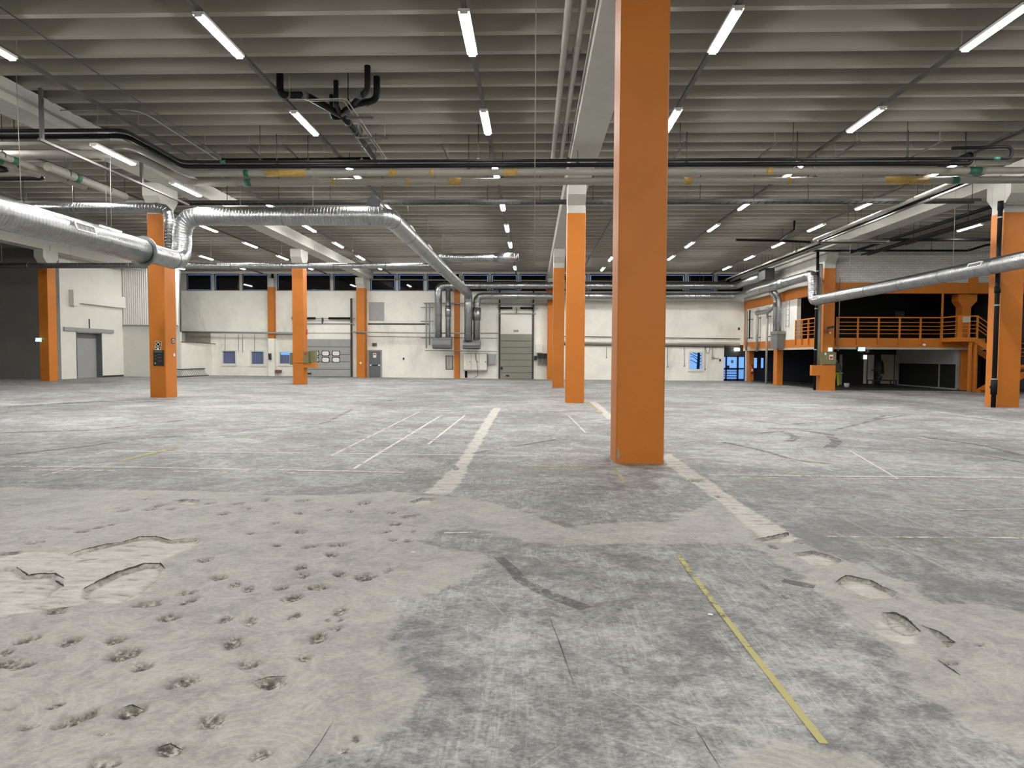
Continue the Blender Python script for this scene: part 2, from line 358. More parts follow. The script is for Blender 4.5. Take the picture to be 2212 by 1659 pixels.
for p, dep in STEP:
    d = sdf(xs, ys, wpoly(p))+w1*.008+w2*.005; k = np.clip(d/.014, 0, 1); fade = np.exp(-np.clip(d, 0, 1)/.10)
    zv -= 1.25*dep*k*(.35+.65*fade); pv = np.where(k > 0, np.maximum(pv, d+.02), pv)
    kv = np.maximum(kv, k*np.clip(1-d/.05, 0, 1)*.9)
for px, py, wd, hd in PITS:
    a = PF(px-wd/2, py); b = PF(px+wd/2, py); t0 = PF(px, py-hd/2); b0 = PF(px, py+hd/2)
    cx, cy = (a.x+b.x)/2, (t0.y+b0.y)/2; rx = (b-a).length/2*1.12; ry = abs(t0.y-b0.y)/2*1.12
    m_ = (np.abs(xs-cx) < rx*2.2) & (np.abs(ys-cy) < ry*2.2)
    if not m_.any(): continue
    sh = rng.uniform(-.5, .5); dx = (xs[m_]-cx)/rx; dy = (ys[m_]-cy)/ry+sh*dx
    r = np.sqrt(dx*dx+dy*dy)+w1[m_]*.22+w2[m_]*.15
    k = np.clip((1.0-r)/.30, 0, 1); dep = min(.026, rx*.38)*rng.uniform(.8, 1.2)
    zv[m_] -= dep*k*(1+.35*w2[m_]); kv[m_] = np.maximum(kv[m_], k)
tan[sel] = tv; pale[sel] = pv; pit[sel] = kv; Z[sel] += zv
nx, ny = len(gx), len(gy)
idx = np.arange(nx*ny).reshape(ny, nx)
quads = np.stack([idx[:-1, :-1], idx[:-1, 1:], idx[1:, 1:], idx[1:, :-1]], -1).reshape(-1, 4)
me = bpy.data.meshes.new('floor'); me.vertices.add(nx*ny)
me.vertices.foreach_set('co', np.stack([X, Y, Z], -1).reshape(-1).astype(np.float32))
me.loops.add(quads.size); me.loops.foreach_set('vertex_index', quads.reshape(-1).astype(np.int32))
me.polygons.add(len(quads)); me.polygons.foreach_set('loop_start', (np.arange(len(quads))*4).astype(np.int32)); me.polygons.foreach_set('loop_total', np.full(len(quads), 4, np.int32))
me.polygons.foreach_set('use_smooth', np.ones(len(quads), bool)); me.update()
for nm, arr in (('tan', tan), ('pale', pale), ('pit', pit)):
    a = me.attributes.new(nm, 'FLOAT', 'POINT'); a.data.foreach_set('value', arr.reshape(-1).astype(np.float32))
floor = bpy.data.objects.new('floor', me); COL.objects.link(floor)
struct(floor, 'worn grey concrete hall floor with ground tan patches, pits and old painted lines')
m, t, b = nt('worn_concrete_floor'); p = pos(t)
n_big = noise(t, p, .33, 5, .6, .8); n_mid = noise(t, p, 1.7, 8, .68, 1.0); n_fin = noise(t, p, 11, 8, .72, .4); n_gr = noise(t, p, 90, 3, .6); n_vf = noise(t, mapv(t, p, (1, 1.6, 1), (0, 0, .4)), 34, 6, .75, .5)
g = mth(t, 'ADD', mth(t, 'MULTIPLY', n_big, .20), mth(t, 'ADD', mth(t, 'MULTIPLY', n_mid, .28), mth(t, 'ADD', mth(t, 'MULTIPLY', n_fin, .27), mth(t, 'MULTIPLY', n_vf, .25))))
grey = ramp(t, g, [(.425, (.085, .086, .086)), (.48, (.17, .171, .17)), (.525, (.28, .282, .278)), (.59, (.46, .46, .45))])
# long wheel-swept streaks and scratches in several directions
sc = None
for ang, sx, thr in ((.25, 34, .60), (1.05, 46, .62), (-.55, 40, .61), (1.45, 30, .62), (-1.2, 52, .63), (.7, 25, .62)):
    q = noise(t, mapv(t, p, (sx*1.3, 3.0, 1), (0, 0, ang), (ang*9, sx, 0)), 1.0, 2, .5, .3)
    k = step(t, q, thr, thr+.07); sc = k if sc is None else mth(t, 'MAXIMUM', sc, k)
sc = mth(t, 'MULTIPLY', sc, step(t, n_mid, .40, .60))
grey = mix(t, mth(t, 'MULTIPLY', sc, .26), grey, (.56, .56, .54))
st1 = noise(t, mapv(t, p, (.35, 4.5, 1), (0, 0, .06)), 1.6, 5, .65, .6)
grey = mix(t, mth(t, 'MULTIPLY', step(t, st1, .56, .72), .45), grey, (.165, .167, .172))
dk = noise(t, mapv(t, p, (3, 26, 1), (0, 0, -.5)), 1.0, 3, .5, 1.5)
grey = mix(t, mth(t, 'MULTIPLY', step(t, dk, .66, .74), .55), grey, (.12, .12, .12))
# ground, swirled tan patches
vo = N(t, 'ShaderNodeTexVoronoi'); vo.inputs['Scale'].default_value = 1.7; L(t, p, vo.inputs['Vector'])
sw = mth(t, 'SINE', mth(t, 'ADD', mth(t, 'MULTIPLY', vo.outputs['Distance'], 95), mth(t, 'MULTIPLY', n_fin, 9)))
tann = ramp(t, mth(t, 'ADD', mth(t, 'MULTIPLY', n_mid, .42), mth(t, 'ADD', mth(t, 'MULTIPLY', n_fin, .33), mth(t, 'MULTIPLY', n_vf, .25))), [(.38, (.20, .195, .18)), (.48, (.315, .307, .285)), (.6, (.43, .42, .39))])
tann = mix(t, mth(t, 'MULTIPLY', step(t, sw, .55, 1), mth(t, 'MULTIPLY', step(t, n_mid, .40, .55), .30)), tann, (.50, .485, .445))
rust = noise(t, mapv(t, p, (1, 2.2, 1)), 2.6, 6, .7, 1)
tann = mix(t, mth(t, 'MULTIPLY', step(t, rust, .62, .74), .35), tann, (.20, .165, .115))
at = lambda nm: N(t, 'ShaderNodeAttribute', attribute_name=nm).outputs['Fac']
edge = mth(t, 'ADD', mth(t, 'MULTIPLY', mth(t, 'SUBTRACT', n_mid, .5), .22), mth(t, 'MULTIPLY', mth(t, 'SUBTRACT', n_fin, .5), .10))
mt_ = step(t, mth(t, 'ADD', at('tan'), edge), -.03, .035)
mt_ = mth(t, 'MULTIPLY', mt_, mth(t, 'ADD', .82, mth(t, 'MULTIPLY', n_fin, .25), clamp=True))
col = mix(t, mt_, grey, tann)
pl = ramp(t, mth(t, 'ADD', mth(t, 'MULTIPLY', noise(t, mapv(t, p, (2.2, 9, 1)), 2, 6, .7), .6), mth(t, 'MULTIPLY', n_fin, .4)), [(.37, (.20, .187, .163)), (.46, (.44, .42, .38)), (.62, (.62, .60, .55))])
mp_ = mth(t, 'MULTIPLY', step(t, mth(t, 'ADD', at('pale'), mth(t, 'MULTIPLY', edge, .7)), -.02, .03), .85)
col = mix(t, mp_, col, pl)
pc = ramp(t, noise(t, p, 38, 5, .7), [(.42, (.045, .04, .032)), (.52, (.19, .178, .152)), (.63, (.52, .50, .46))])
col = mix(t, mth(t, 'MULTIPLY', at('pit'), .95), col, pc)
# fine grain noise lightens the slab colour at random
col = mix(t, mth(t, 'MULTIPLY', mth(t, 'SUBTRACT', n_gr, .5), .5), col, .75, 'OVERLAY')
L(t, col, b.inputs['Base Color'])
L(t, ramp(t, n_mid, [(.3, .50), (.7, .72)]), b.inputs['Roughness']); b.inputs['Specular IOR Level'].default_value = .45
bump(t, b, mth(t, 'ADD', mth(t, 'MULTIPLY', n_fin, .7), mth(t, 'ADD', mth(t, 'MULTIPLY', n_gr, .25), mth(t, 'MULTIPLY', at('pit'), mth(t, 'MULTIPLY', noise(t, p, 55, 4), 2.5)))), .35, .006)
me.materials.append(m)

def strip(pts, wd, mat, name, lift=.004, n=10):
    P = [PF(*q) for q in pts]; Q = []
    for i in range(len(P)-1):
        for k in range(n): Q.append(P[i].lerp(P[i+1], k/n))
    Q.append(P[-1]); mb = MB(); vs = []; fs = []
    for i, q in enumerate(Q):
        d = (Q[min(i+1, len(Q)-1)]-Q[max(i-1, 0)]); nn = Vector((-d.y, d.x, 0)).normalized()
        wq = wd if not isinstance(wd, tuple) else wd[0]+(wd[1]-wd[0])*i/(len(Q)-1)
        for s_ in (-1, 1):
            v = q+nn*(s_*wq/2); vs.append((v.x, v.y, fzf(v.x, v.y)+lift))
    for i in range(len(Q)-1): fs.append((2*i+1, 2*i, 2*i+2, 2*i+3))
    return mb.add(vs, fs).build(name, mat, floor)
strip([(1466, 1200), (1490, 1235), (1620, 1405), (1780, 1608)], .032, 'yline', 'painted_line', n=16)
strip([(262, 995), (386, 966)], .09, 'yline', 'painted_line')
strip([(1125, 1007), (1320, 1008), (1460, 1010)], .08, 'yline2', 'painted_line')
strip([(1325, 1012), (1350, 1040)], .05, 'yline2', 'painted_line')
strip([(1268, 868), (1300, 893)], .14, 'yline2', 'painted_line'); strip([(1085, 868), (1222, 868)], .10, 'wline', 'painted_line')
for q, wdt, mt in (([(0, 1008), (300, 1010), (880, 1021)], .055, 'wline'), ([(250, 975), (760, 980), (1160, 985)], .05, 'wline'), ([(0, 1016), (230, 1017), (700, 1023)], .045, 'wdash'),
                   ([(740, 1017), (990, 1023)], .05, 'wdash'), ([(764, 1013), (954, 897)], .045, 'wline'), ([(715, 985), (905, 890)], .035, 'wline'), ([(925, 960), (1005, 897)], .04, 'wline'), ([(120, 1000), (235, 975)], .03, 'wline'), ([(90, 1028), (185, 1005)], .03, 'wline'),
                   ([(1530, 1026), (1880, 1030), (2212, 1032)], .065, 'wline'), ([(1545, 1031), (2212, 1037)], .035, 'wdash'), ([(1785, 1103), (1900, 1160), (2101, 1258)], .035, 'scratch'), ([(1840, 1072), (2000, 1140), (2100, 1185)], .03, 'scratch'), ([(1955, 1032), (2100, 1075), (2212, 1115)], .03, 'scratch'),
                   ([(2085, 1040), (2212, 1072)], .03, 'scratch'), ([(1780, 1160), (2000, 1162), (2212, 1163)], .04, 'wdash'), ([(1700, 1094), (1910, 1098)], .02, 'wline'), ([(2060, 1102), (2212, 1100)], .02, 'wline'), ([(1540, 1155), (1600, 1210), (1700, 1305)], .03, 'scratch'), ([(1490, 1150), (1545, 1205)], .02, 'scratch'),
                   ([(960, 1152), (1110, 1150)], .03, 'wdash'), ([(1700, 990), (1800, 1018)], .02, 'wline'), ([(1830, 970), (1940, 1035)], .025, 'wline'), ([(1990, 885), (2212, 915)], .06, 'wline'), ([(1225, 895), (1265, 935)], .03, 'wline'), ([(925, 950), (1080, 951)], .04, 'wline'), ([(480, 895), (720, 888)], .05, 'wline'),
                   ([(1040, 1280), (1090, 1332)], .012, 'scratch'), ([(1075, 1140), (1085, 1180)], .010, 'scratch'), ([(1290, 1480), (1450, 1560), (1500, 1580)], .010, 'scratch'), ([(1180, 1400), (1290, 1460)], .010, 'scratch'), ([(1010, 1345), (1012, 1390)], .008, 'scratch'), ([(1300, 1590), (1450, 1640)], .012, 'scratch'), ([(1145, 1659), (1210, 1615)], .010, 'scratch')):
    strip(q, wdt, mt, 'painted_line')
strip([(1078, 1205), (1105, 1228), (1125, 1253), (1165, 1275), (1215, 1296), (1265, 1315)], (.07, .10), 'tyre2', 'wheel_smear', .003, 8)
for q, wdt in (([(1640, 936), (1690, 932), (1720, 945), (1700, 955)], .16), ([(1730, 930), (1790, 938), (1808, 955), (1790, 968)], .18), ([(1600, 905), (1700, 918), (1765, 912)], .12), ([(1650, 925), (1800, 930), (1900, 905), (1960, 897)], .12), ([(1850, 935), (1980, 942), (2120, 962), (2212, 985)], .13), ([(1560, 955), (1640, 972), (1720, 995), (1800, 1003)], .10), ([(1890, 905), (1910, 898), (1960, 897)], .16),
               ([(765, 866), (800, 863), (850, 866), (800, 869), (765, 866)], .12), ([(905, 887), (950, 884), (1005, 887), (960, 890), (905, 887)], .12), ([(0, 935), (200, 930), (420, 905)], .15), ([(0, 985), (180, 965), (330, 945), (500, 940)], .10), ([(0, 880), (200, 868), (330, 862)], .6), ([(1800, 885), (1850, 882), (1900, 888)], .14), ([(1100, 885), (1170, 890), (1290, 888)], .10), ([(2080, 975), (2212, 1000)], .08), ([(1020, 980), (1110, 965), (1200, 950)], .09), ([(520, 930), (700, 915), (760, 885)], .12)):
    strip(q, wdt, 'tyre', 'tyre_mark', .003, 8)
strip([(1640, 1262), (1700, 1295)], .05, 'tyre2', 'wheel_smear', .003); strip([(1690, 1255), (1760, 1268)], .09, 'tyre2', 'wheel_smear', .003)
MAT['crack_shade'] = pmat('crack_edge_shade', (.02, .018, .015), .9)  # dark strips paint the undercut shade along broken edges, some are hairline cracks
def crack_shade(pts, wd):
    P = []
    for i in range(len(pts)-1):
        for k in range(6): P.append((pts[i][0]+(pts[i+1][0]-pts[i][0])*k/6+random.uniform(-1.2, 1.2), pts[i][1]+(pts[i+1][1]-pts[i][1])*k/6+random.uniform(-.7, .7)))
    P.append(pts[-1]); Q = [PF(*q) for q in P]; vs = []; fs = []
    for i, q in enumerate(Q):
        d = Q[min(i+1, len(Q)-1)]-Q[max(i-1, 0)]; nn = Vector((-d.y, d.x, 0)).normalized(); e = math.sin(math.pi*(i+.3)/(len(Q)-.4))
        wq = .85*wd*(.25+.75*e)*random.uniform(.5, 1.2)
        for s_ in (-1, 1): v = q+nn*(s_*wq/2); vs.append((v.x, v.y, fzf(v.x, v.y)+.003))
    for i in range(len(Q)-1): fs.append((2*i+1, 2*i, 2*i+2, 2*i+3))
    MB().add(vs, fs).build('crack_shade', 'crack_shade', floor)
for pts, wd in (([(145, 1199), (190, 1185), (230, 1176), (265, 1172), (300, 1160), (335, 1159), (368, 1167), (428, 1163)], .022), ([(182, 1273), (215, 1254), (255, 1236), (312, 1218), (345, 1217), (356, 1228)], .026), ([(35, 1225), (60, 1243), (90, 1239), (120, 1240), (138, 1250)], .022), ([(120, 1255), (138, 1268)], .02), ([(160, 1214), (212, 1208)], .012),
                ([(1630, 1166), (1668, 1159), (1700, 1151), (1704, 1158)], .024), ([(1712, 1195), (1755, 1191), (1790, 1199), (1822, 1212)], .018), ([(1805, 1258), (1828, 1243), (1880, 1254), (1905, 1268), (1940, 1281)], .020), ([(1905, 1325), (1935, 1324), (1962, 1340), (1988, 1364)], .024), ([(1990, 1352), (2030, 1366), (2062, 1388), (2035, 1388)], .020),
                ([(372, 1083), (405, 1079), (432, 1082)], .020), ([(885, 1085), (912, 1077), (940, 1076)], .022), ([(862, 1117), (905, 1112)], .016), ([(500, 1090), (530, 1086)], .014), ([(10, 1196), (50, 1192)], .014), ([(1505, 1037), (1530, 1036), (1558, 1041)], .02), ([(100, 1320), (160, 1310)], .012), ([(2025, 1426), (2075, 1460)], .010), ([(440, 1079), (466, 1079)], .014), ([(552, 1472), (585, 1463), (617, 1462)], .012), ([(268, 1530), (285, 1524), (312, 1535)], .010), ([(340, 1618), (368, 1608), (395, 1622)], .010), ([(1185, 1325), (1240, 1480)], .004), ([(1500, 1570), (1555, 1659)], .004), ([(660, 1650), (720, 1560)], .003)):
    crack_shade(pts, wd)
for px, py in ((1534, 1329), (892, 1194)):
    q = PF(px, py); tag(MB().prism([(q.x-.012, q.y, q.z+.002), (q.x+.014, q.y-.006, q.z+.002), (q.x+.012, q.y+.008, q.z+.002), (q.x-.01, q.y+.01, q.z+.002)], (0, 0, .004)).build('paper_scrap', 'white'),
        'tiny white scrap lying %s' % ('beside the yellow floor line' if px > 1000 else 'at the edge of the pitted tan floor patch'), 'litter')
# dark screed under the mezzanine
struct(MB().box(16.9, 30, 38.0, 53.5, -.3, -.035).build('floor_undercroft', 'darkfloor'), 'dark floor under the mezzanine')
# ================================================================== CEILING
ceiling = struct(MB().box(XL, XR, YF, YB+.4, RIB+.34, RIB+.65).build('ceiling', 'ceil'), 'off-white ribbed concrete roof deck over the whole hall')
PIT = .862; y0 = 12.80
k0 = math.floor((YF-y0)/PIT)+1; k1 = math.floor((YB-y0)/PIT)
rib_me = None
for k in range(k0, k1+1):
    yy = y0+k*PIT
    if rib_me is None:
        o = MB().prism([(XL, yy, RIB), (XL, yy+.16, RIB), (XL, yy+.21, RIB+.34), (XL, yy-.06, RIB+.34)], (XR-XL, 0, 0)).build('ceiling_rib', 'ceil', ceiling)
        rib_me = o.data; base = yy
    else:
        o = bpy.data.objects.new('ceiling_rib', rib_me); COL.objects.link(o); o.parent = ceiling; o.location = (0, yy-base, 0)
# roof beams along the hall
for X0, X1, yb, ye, lab in ((1.15, 1.97, YF, YB, 'white concrete roof beam running over the central column row'), (-13.5, -12.68, YF, YB, 'white concrete roof beam over the column row with the first aid signs'),
                        (16.25, 17.1, YF, YB, 'white concrete roof beam beside the mezzanine'), (-29.2, -28.4, YF, 47.0, 'white concrete roof beam beside the dark sliding door')):
    tb = thing('roof_beam', lab, 'beam', (X0, yb, SOFF), 'long roof beams')
    MB().box(X0, X1, yb, ye, SOFF, RIB+.02).build('web', 'white_conc', tb)
    for yj in (9.3, 23.7, 38.1):
        MB().box(X0-.004, X1+.004, yj-.012, yj+.012, SOFF-.003, SOFF+.3).build('joint', 'cable', tb)
# flat deck strips nearer the back wall
for xa, xb in ((-12.2, -7.5), (2.6, 6.2)):
    struct(MB().box(xa, xb, 44.2, 48.8, RIB-.06, RIB-.001).build('ceiling_infill', 'ceil', ceiling), 'flat filler panel under the ribs')
# ================================================================== WALLS
BANDZ0, BANDZ1 = 6.92, 8.26
ys_ = lambda z: z
small_win = [(481, 509, 758, 786), (543, 570, 759, 787), (604, 634, 760, 786), (1489, 1517, 761, 798)]
doorB = rectB(1563, 1603, 745, 824)
holes = [(-28.4, 16.9, BANDZ0, BANDZ1)]+[rectB(*q) for q in small_win]+[(doorB[0], 16.75, -.5, doorB[3])]
wb = MB(); cells(wb, holes, -30.0, 16.9, -.6, RIB+.34, lambda a, b_, c, d: wb.box(a, b_, YB, YB+.3, c, d))
wall_back = struct(wb.build('wall_back', 'wall'), 'long dirty white back wall with loading doors and high black windows')
uw = [rectB(1619, 1638, 772, 796), (*rectB(1643, 1652, 772, 796),), rectB(1672, 1676, 772, 796), rectB(1681, 1691, 771, 796)]
wu = MB(); cells(wu, uw, 16.9, 30.0, -.6, 2.9, lambda a, b_, c, d: wu.box(a, b_, YB, YB+.3, c, d))
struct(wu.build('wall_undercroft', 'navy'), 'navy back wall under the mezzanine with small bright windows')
struct(MB().box(XL, XL+.3, YF, 41.0, -.6, RIB+.34).build('wall_left', 'shadewall'), 'far left hall wall')
struct(MB().box(XL, XR, YF-.3, YF, -.6, RIB+.34).build('wall_front', 'wall_clean'), 'hall wall behind the camera')
struct(MB().box(XR, XR+.3, YF, 39, -1, RIB+.34).build('wall_right', 'wall_clean'), 'far right hall wall')
struct(MB().box(XL, -30.36, 41.0, 41.3, -.6, RIB+.34).build('wall_dark', 'shadewall'), 'grey wall panel darkened for shade left of the orange column')
# left wing: white side wall with recessed door, cross wall, low wall
XW = -30.0
dA = PX(167, 815, XW); dB = PX(221, 815, XW); dz = PX(190, 719, XW).z
wl = MB(); cells(wl, [(dA.y, dB.y, -1, dz)], 41.0, YB+.3, -.6, RIB+.34, lambda a, b_, c, d: wl.box(XW-.35, XW, a, b_, c, d))
struct(wl.build('wall_side', 'wall_clean'), 'white side wall with a recessed grey door')
dl = thing('door_1', 'plain grey steel door set deep in the white side wall', 'door', (XW-.4, dA.y, fzf(XW, dA.y))); dl['kind'] = 'structure'
MB().box(XW-.42, XW-.36, dA.y-.05, dB.y+.05, fzf(XW, dA.y), dz).build('leaf', 'greydoor', dl)
MB().box(XW-.37, XW-.34, dA.y-.05, dB.y+.05, dz-.35, dz).build('lintel_panel', 'slate', dl)
for yy in (dA.y, dB.y): MB().box(XW-.36, XW+.015, yy-.04, yy+.04, fzf(XW, yy), dz+.06).build('jamb', 'slate', dl)
MB().box(XW-.355, XW-.31, dA.y+.12, dA.y+.2, 1.0, 1.06).build('handle', 'blackmetal', dl)
q0, q1 = PX(136, 716, XW), PX(243, 716, XW)
tk = thing('sliding_track', 'grey steel sliding door track above the recessed grey door', 'track', (XW, q0.y, dz))
MB().box(XW, XW+.12, q0.y, q1.y, dz+.06, dz+.30).build('rail', 'greydoor', tk)
MB().box(XW, XW+.05, (q0.y+q1.y)/2-.03, (q0.y+q1.y)/2+.03, dz+.3, dz+.95).build('bracket', 'blackmetal', tk)
a_, b_ = PX(148, 626, XW), PX(148, 660, XW); c_ = PX(264, 660, XW)
bx = thing('relief_panel', 'long raised white boxed panel high on the white side wall', 'panel', (XW, a_.y, b_.z))
MB().box(XW+.001, XW+.32, a_.y, 47.25, b_.z+.22, a_.z).build('face', 'wall_clean', bx); MB().box(XW+.001, XW+.32, a_.y, a_.y+.55, b_.z, b_.z+.22).build('foot', 'wall_clean', bx)
struct(MB().box(XW, XW+.05, PX(222, 818, XW).y, 47.3, fzf(XW, 46)-.02, fzf(XW, 46)+.12).build('baseboard_side', 'blackmetal'), 'dark base strip along the white side wall')
XE = -25.75
struct(MB().box(XW-.3, XE, 47.4, 47.6, -.6, RIB+.34).build('wall_cross', 'wall_clean'), 'white cross wall behind the column with the black sign')
tk = thing('corrugated_panel', 'white corrugated metal sheet on the cross wall beside the column', 'panel', (-28, 47.4, 4.2))
p0, p1 = PY(265, 702, 47.38), PY(330, 583, 47.38); n_ = 26; pts = []
for i in range(n_*4+1):
    xx = XW+.05+(XE+.1-XW-.05-.2)*i/(n_*4); pts.append((xx, 47.385-(.05 if i % 4 in (1, 2) else 0)))
MB().add([(x, y, p0.z) for x, y in pts]+[(x, y, RIB-.02) for x, y in pts], [(i, i+1, len(pts)+i+1, len(pts)+i) for i in range(len(pts)-1)]).build('sheet', 'white', tk)
MB().box(XW+.05, XE-.1, 47.30, 47.39, p0.z-.06, p0.z).build('edge_trim', 'greyp', tk)
MB().box(XE+.005, XE+.10, 47.36, 47.46, PY(388, 717, 47.4).z, RIB-.02).build('corner_post', 'steel', tk)
zl = PX(388, 739, XE).z
struct(MB().box(XE-.2, XE, 47.6, YB, -.6, zl).build('wall_low', 'wall'), 'low white concrete side wall behind the column with the signs')
tag(MB().bar((XE+.02, 47.5, zl+.03), (XE+.3, YB-.1, PY(470, 743, YB).z), .06, .06).build('rusty_bar', 'rust'), 'rusty steel bar along the top of the low side wall', 'bar')
a_ = rectB(391, 455, 717, 742); tag(MB().box(-27.9, a_[1], YB-.06, YB-.003, a_[2], a_[3]).build('stained_board', 'wood'), 'grimy stained board on the wall above the low side wall', 'board')
# ================================================================== COLUMNS
def column(X0, X1, Y0, Y1, lab, zt=6.83, top=SOFF, corb=True, z0=None, mat='orange', base_white=None):
    zf = min(fzf(X0, Y0), fzf(X1, Y0))-.02 if z0 is None else z0
    t_ = thing('concrete_column', lab, 'column', ((X0+X1)/2, (Y0+Y1)/2, zf), 'orange painted columns')
    bvl = .018
    def oct_(z, X0=X0, X1=X1, Y0=Y0, Y1=Y1, q=bvl): return [(X0+q, Y0, z), (X1-q, Y0, z), (X1, Y0+q, z), (X1, Y1-q, z), (X1-q, Y1, z), (X0+q, Y1, z), (X0, Y1-q, z), (X0, Y0+q, z)]
    zb = zf
    if base_white is not None:
        MB().prism(oct_(zf), (0, 0, base_white-zf)).build('bare_base', 'wall', t_); zb = base_white
    MB().prism(oct_(zb), (0, 0, zt-zb)).build('painted_shaft', mat, t_)
    if top > zt: MB().prism(oct_(zt, X0+.01, X1-.01, Y0+.01, Y1-.01), (0, 0, top-zt)).build('head', 'white_conc', t_)
    if corb:
        for s_, yy in ((-1, Y0+.012), (1, Y1-.012)):
            MB().prism([(X0+.012, yy, 7.1), (X0+.012, yy+s_*.28, 7.42), (X0+.012, yy+s_*.28, top), (X0+.012, yy, top)], (X1-X0-.024, 0, 0)).build('corbel', 'white_conc', t_)
    return t_
Wc = .65
c_front = column(1.15, 1.80, 8.97, 9.62, 'tall orange column standing alone in front of the other columns, grey chip at its foot')
MB().prism([(1.16, 8.968, .40), (1.20, 8.968, .41), (1.205, 8.968, .45), (1.185, 8.968, .53), (1.17, 8.968, .56)], (0, .004, 0)).build('chipped_spot', 'wood', c_front)
column(1.20, 1.85, 23.4, 24.05, 'orange column with white head directly behind the foremost column')
column(1.17, 1.82, 37.8, 38.45, 'orange column half hidden behind the second column of the central row')
c_sign = column(-13.86, -13.26, 23.4, 24.15, 'orange column carrying the first aid signs and black notice board')
c_box = column(-13.92, -13.27, 37.8, 38.45, 'orange column with olive boxes beside the grey loading door')
column(-28.95, -28.38, 37.8, 38.5, 'orange column beside the dark sliding door')
c_pipe = column(16.22, 16.98, 23.4, 24.05, 'broad orange column with a black drainpipe in front of the stair')
c_mez = column(16.42, 17.06, 37.8, 38.5, 'orange column at the mezzanine corner with an olive cabinet')
column(-13.86, -13.20, YB-.72, YB+.05, 'orange wall column right of the grey loading door', zt=PY(780, 622, YB-.7).z)
column(1.16, 1.8, YB-.6, YB+.05, 'orange wall column right of the olive loading door', zt=7.2, corb=False)
column(-6.2, -5.78, YB-.25, YB+.05, 'slim orange wall pilaster between the two duct hoods', zt=7.0, corb=False)
column(-21.05, -20.55, YB-.4, YB+.05, 'slim wall pilaster painted orange only in its middle above a bare base', zt=PY(582, 620, YB-.4).z, corb=False, base_white=PY(582, 731, YB-.4).z)
column(9.1, 9.5, YB-.22, YB+.05, 'slim wall pilaster hidden behind the foremost column', zt=7.0, corb=False)
# ================================================================== LED BATTENS on their rails
def make_lamp(ln=1.72):
    t_ = thing('ceiling_light', '', 'light', (0, 0, 0))
    MB().box(-.105, .105, 0, ln, .03, .085).build('housing', 'white', t_)
    MB().prism([(-.065, .02, .03), (-.05, .02, -.002), (.05, .02, -.002), (.065, .02, .03)], (0, ln-.04, 0)).build('diffuser', 'lamp', t_)
    for yy in (0, ln-.02): MB().box(-.07, .07, yy, yy+.02, -.008, .03).build('end_cap', 'white', t_)
    return t_
lamp0 = make_lamp(); first = [True]
def lamp(x, y, z, lab, grp):
    o = lamp0 if first[0] else copy_tree(lamp0, (x, y, z))
    first[0] = False; o.location = (x, y, z); o['label'] = lab; o['group'] = grp; return o
LZ = 7.95
ORD = ['nearest', 'second', 'third', 'fourth', 'fifth', 'sixth', 'seventh', 'eighth', 'ninth', 'tenth', 'eleventh', 'twelfth']
KS = (-5, -4, -3, 0, 1, 2, 3, 4, 5, 6, 7)       # rows overhead left out to darken the foreground; unseen rows behind light the column
RAILS = [(-20.9, KS, 'the far left rail'), (-15.95, KS, 'the rail left of the sign column beam'), (-10.95, KS, 'the rail right of the sign column beam'),
         (-6.12, KS, 'the rail beside the ceiling drain'), (-1.27, KS, 'the rail left of the central beam'), (3.62, (-5, -4, -3, 0, 1, 2), 'the rail right of the foremost column'),
         (8.65, KS, 'the second rail from the mezzanine'), (13.5, KS, 'the rail beside the mezzanine beam'), (20.7, (-5, -4, -3, 0, 1, 2, 3, 4), 'the rail before the brick wall')]
for x, ks, where in RAILS:
    rt = thing('light_rail', 'thin dark mounting rail: '+where, 'rail', (x, YF+1, LZ+.12), 'light mounting rails')
    yend = 50.6 if x < 17 else 37.5
    MB().box(x-.045, x+.045, YF+1, yend, LZ+.09, LZ+.16).build('channel', 'rail', rt)
    for yy in np.arange(YF+2, yend, 4.31): MB().box(x-.008, x+.008, yy-.008, yy+.008, LZ+.16, RIB+.3).build('hanger_rod', 'wire', rt)
    for kk, k in enumerate(reversed(list(ks))):
        yl = 12.05+4.80*k
        if x == -10.95 and k in (1, 2): continue
        lamp(x, yl, LZ, 'lit batten, %s from the back wall, on ' % ('first' if kk == 0 else ORD[kk])+where, 'battens on '+where)
for yl in (17.0, 20.75):
    o = lamp(-11.45, yl, 7.2, 'lit LED batten hung low on wires '+('in front of the black pipe bend' if yl < 18 else 'beside the head of the sign column'), 'low hung battens')
    for yy in (yl+.2, yl+1.5): MB().tube([(-11.45, yy, 7.28), (-11.45, yy, RIB+.1)], .006, 6).build('suspension_wire', 'wire', o)
for yl in (41.3, 46.2): lamp(4.95, yl, LZ, 'lit white LED batten near the back wall right of the central beam', 'battens right of the central beam')
lamp(-25.4, 45.7, LZ, 'lit white LED batten above the low side wall', 'single batten')
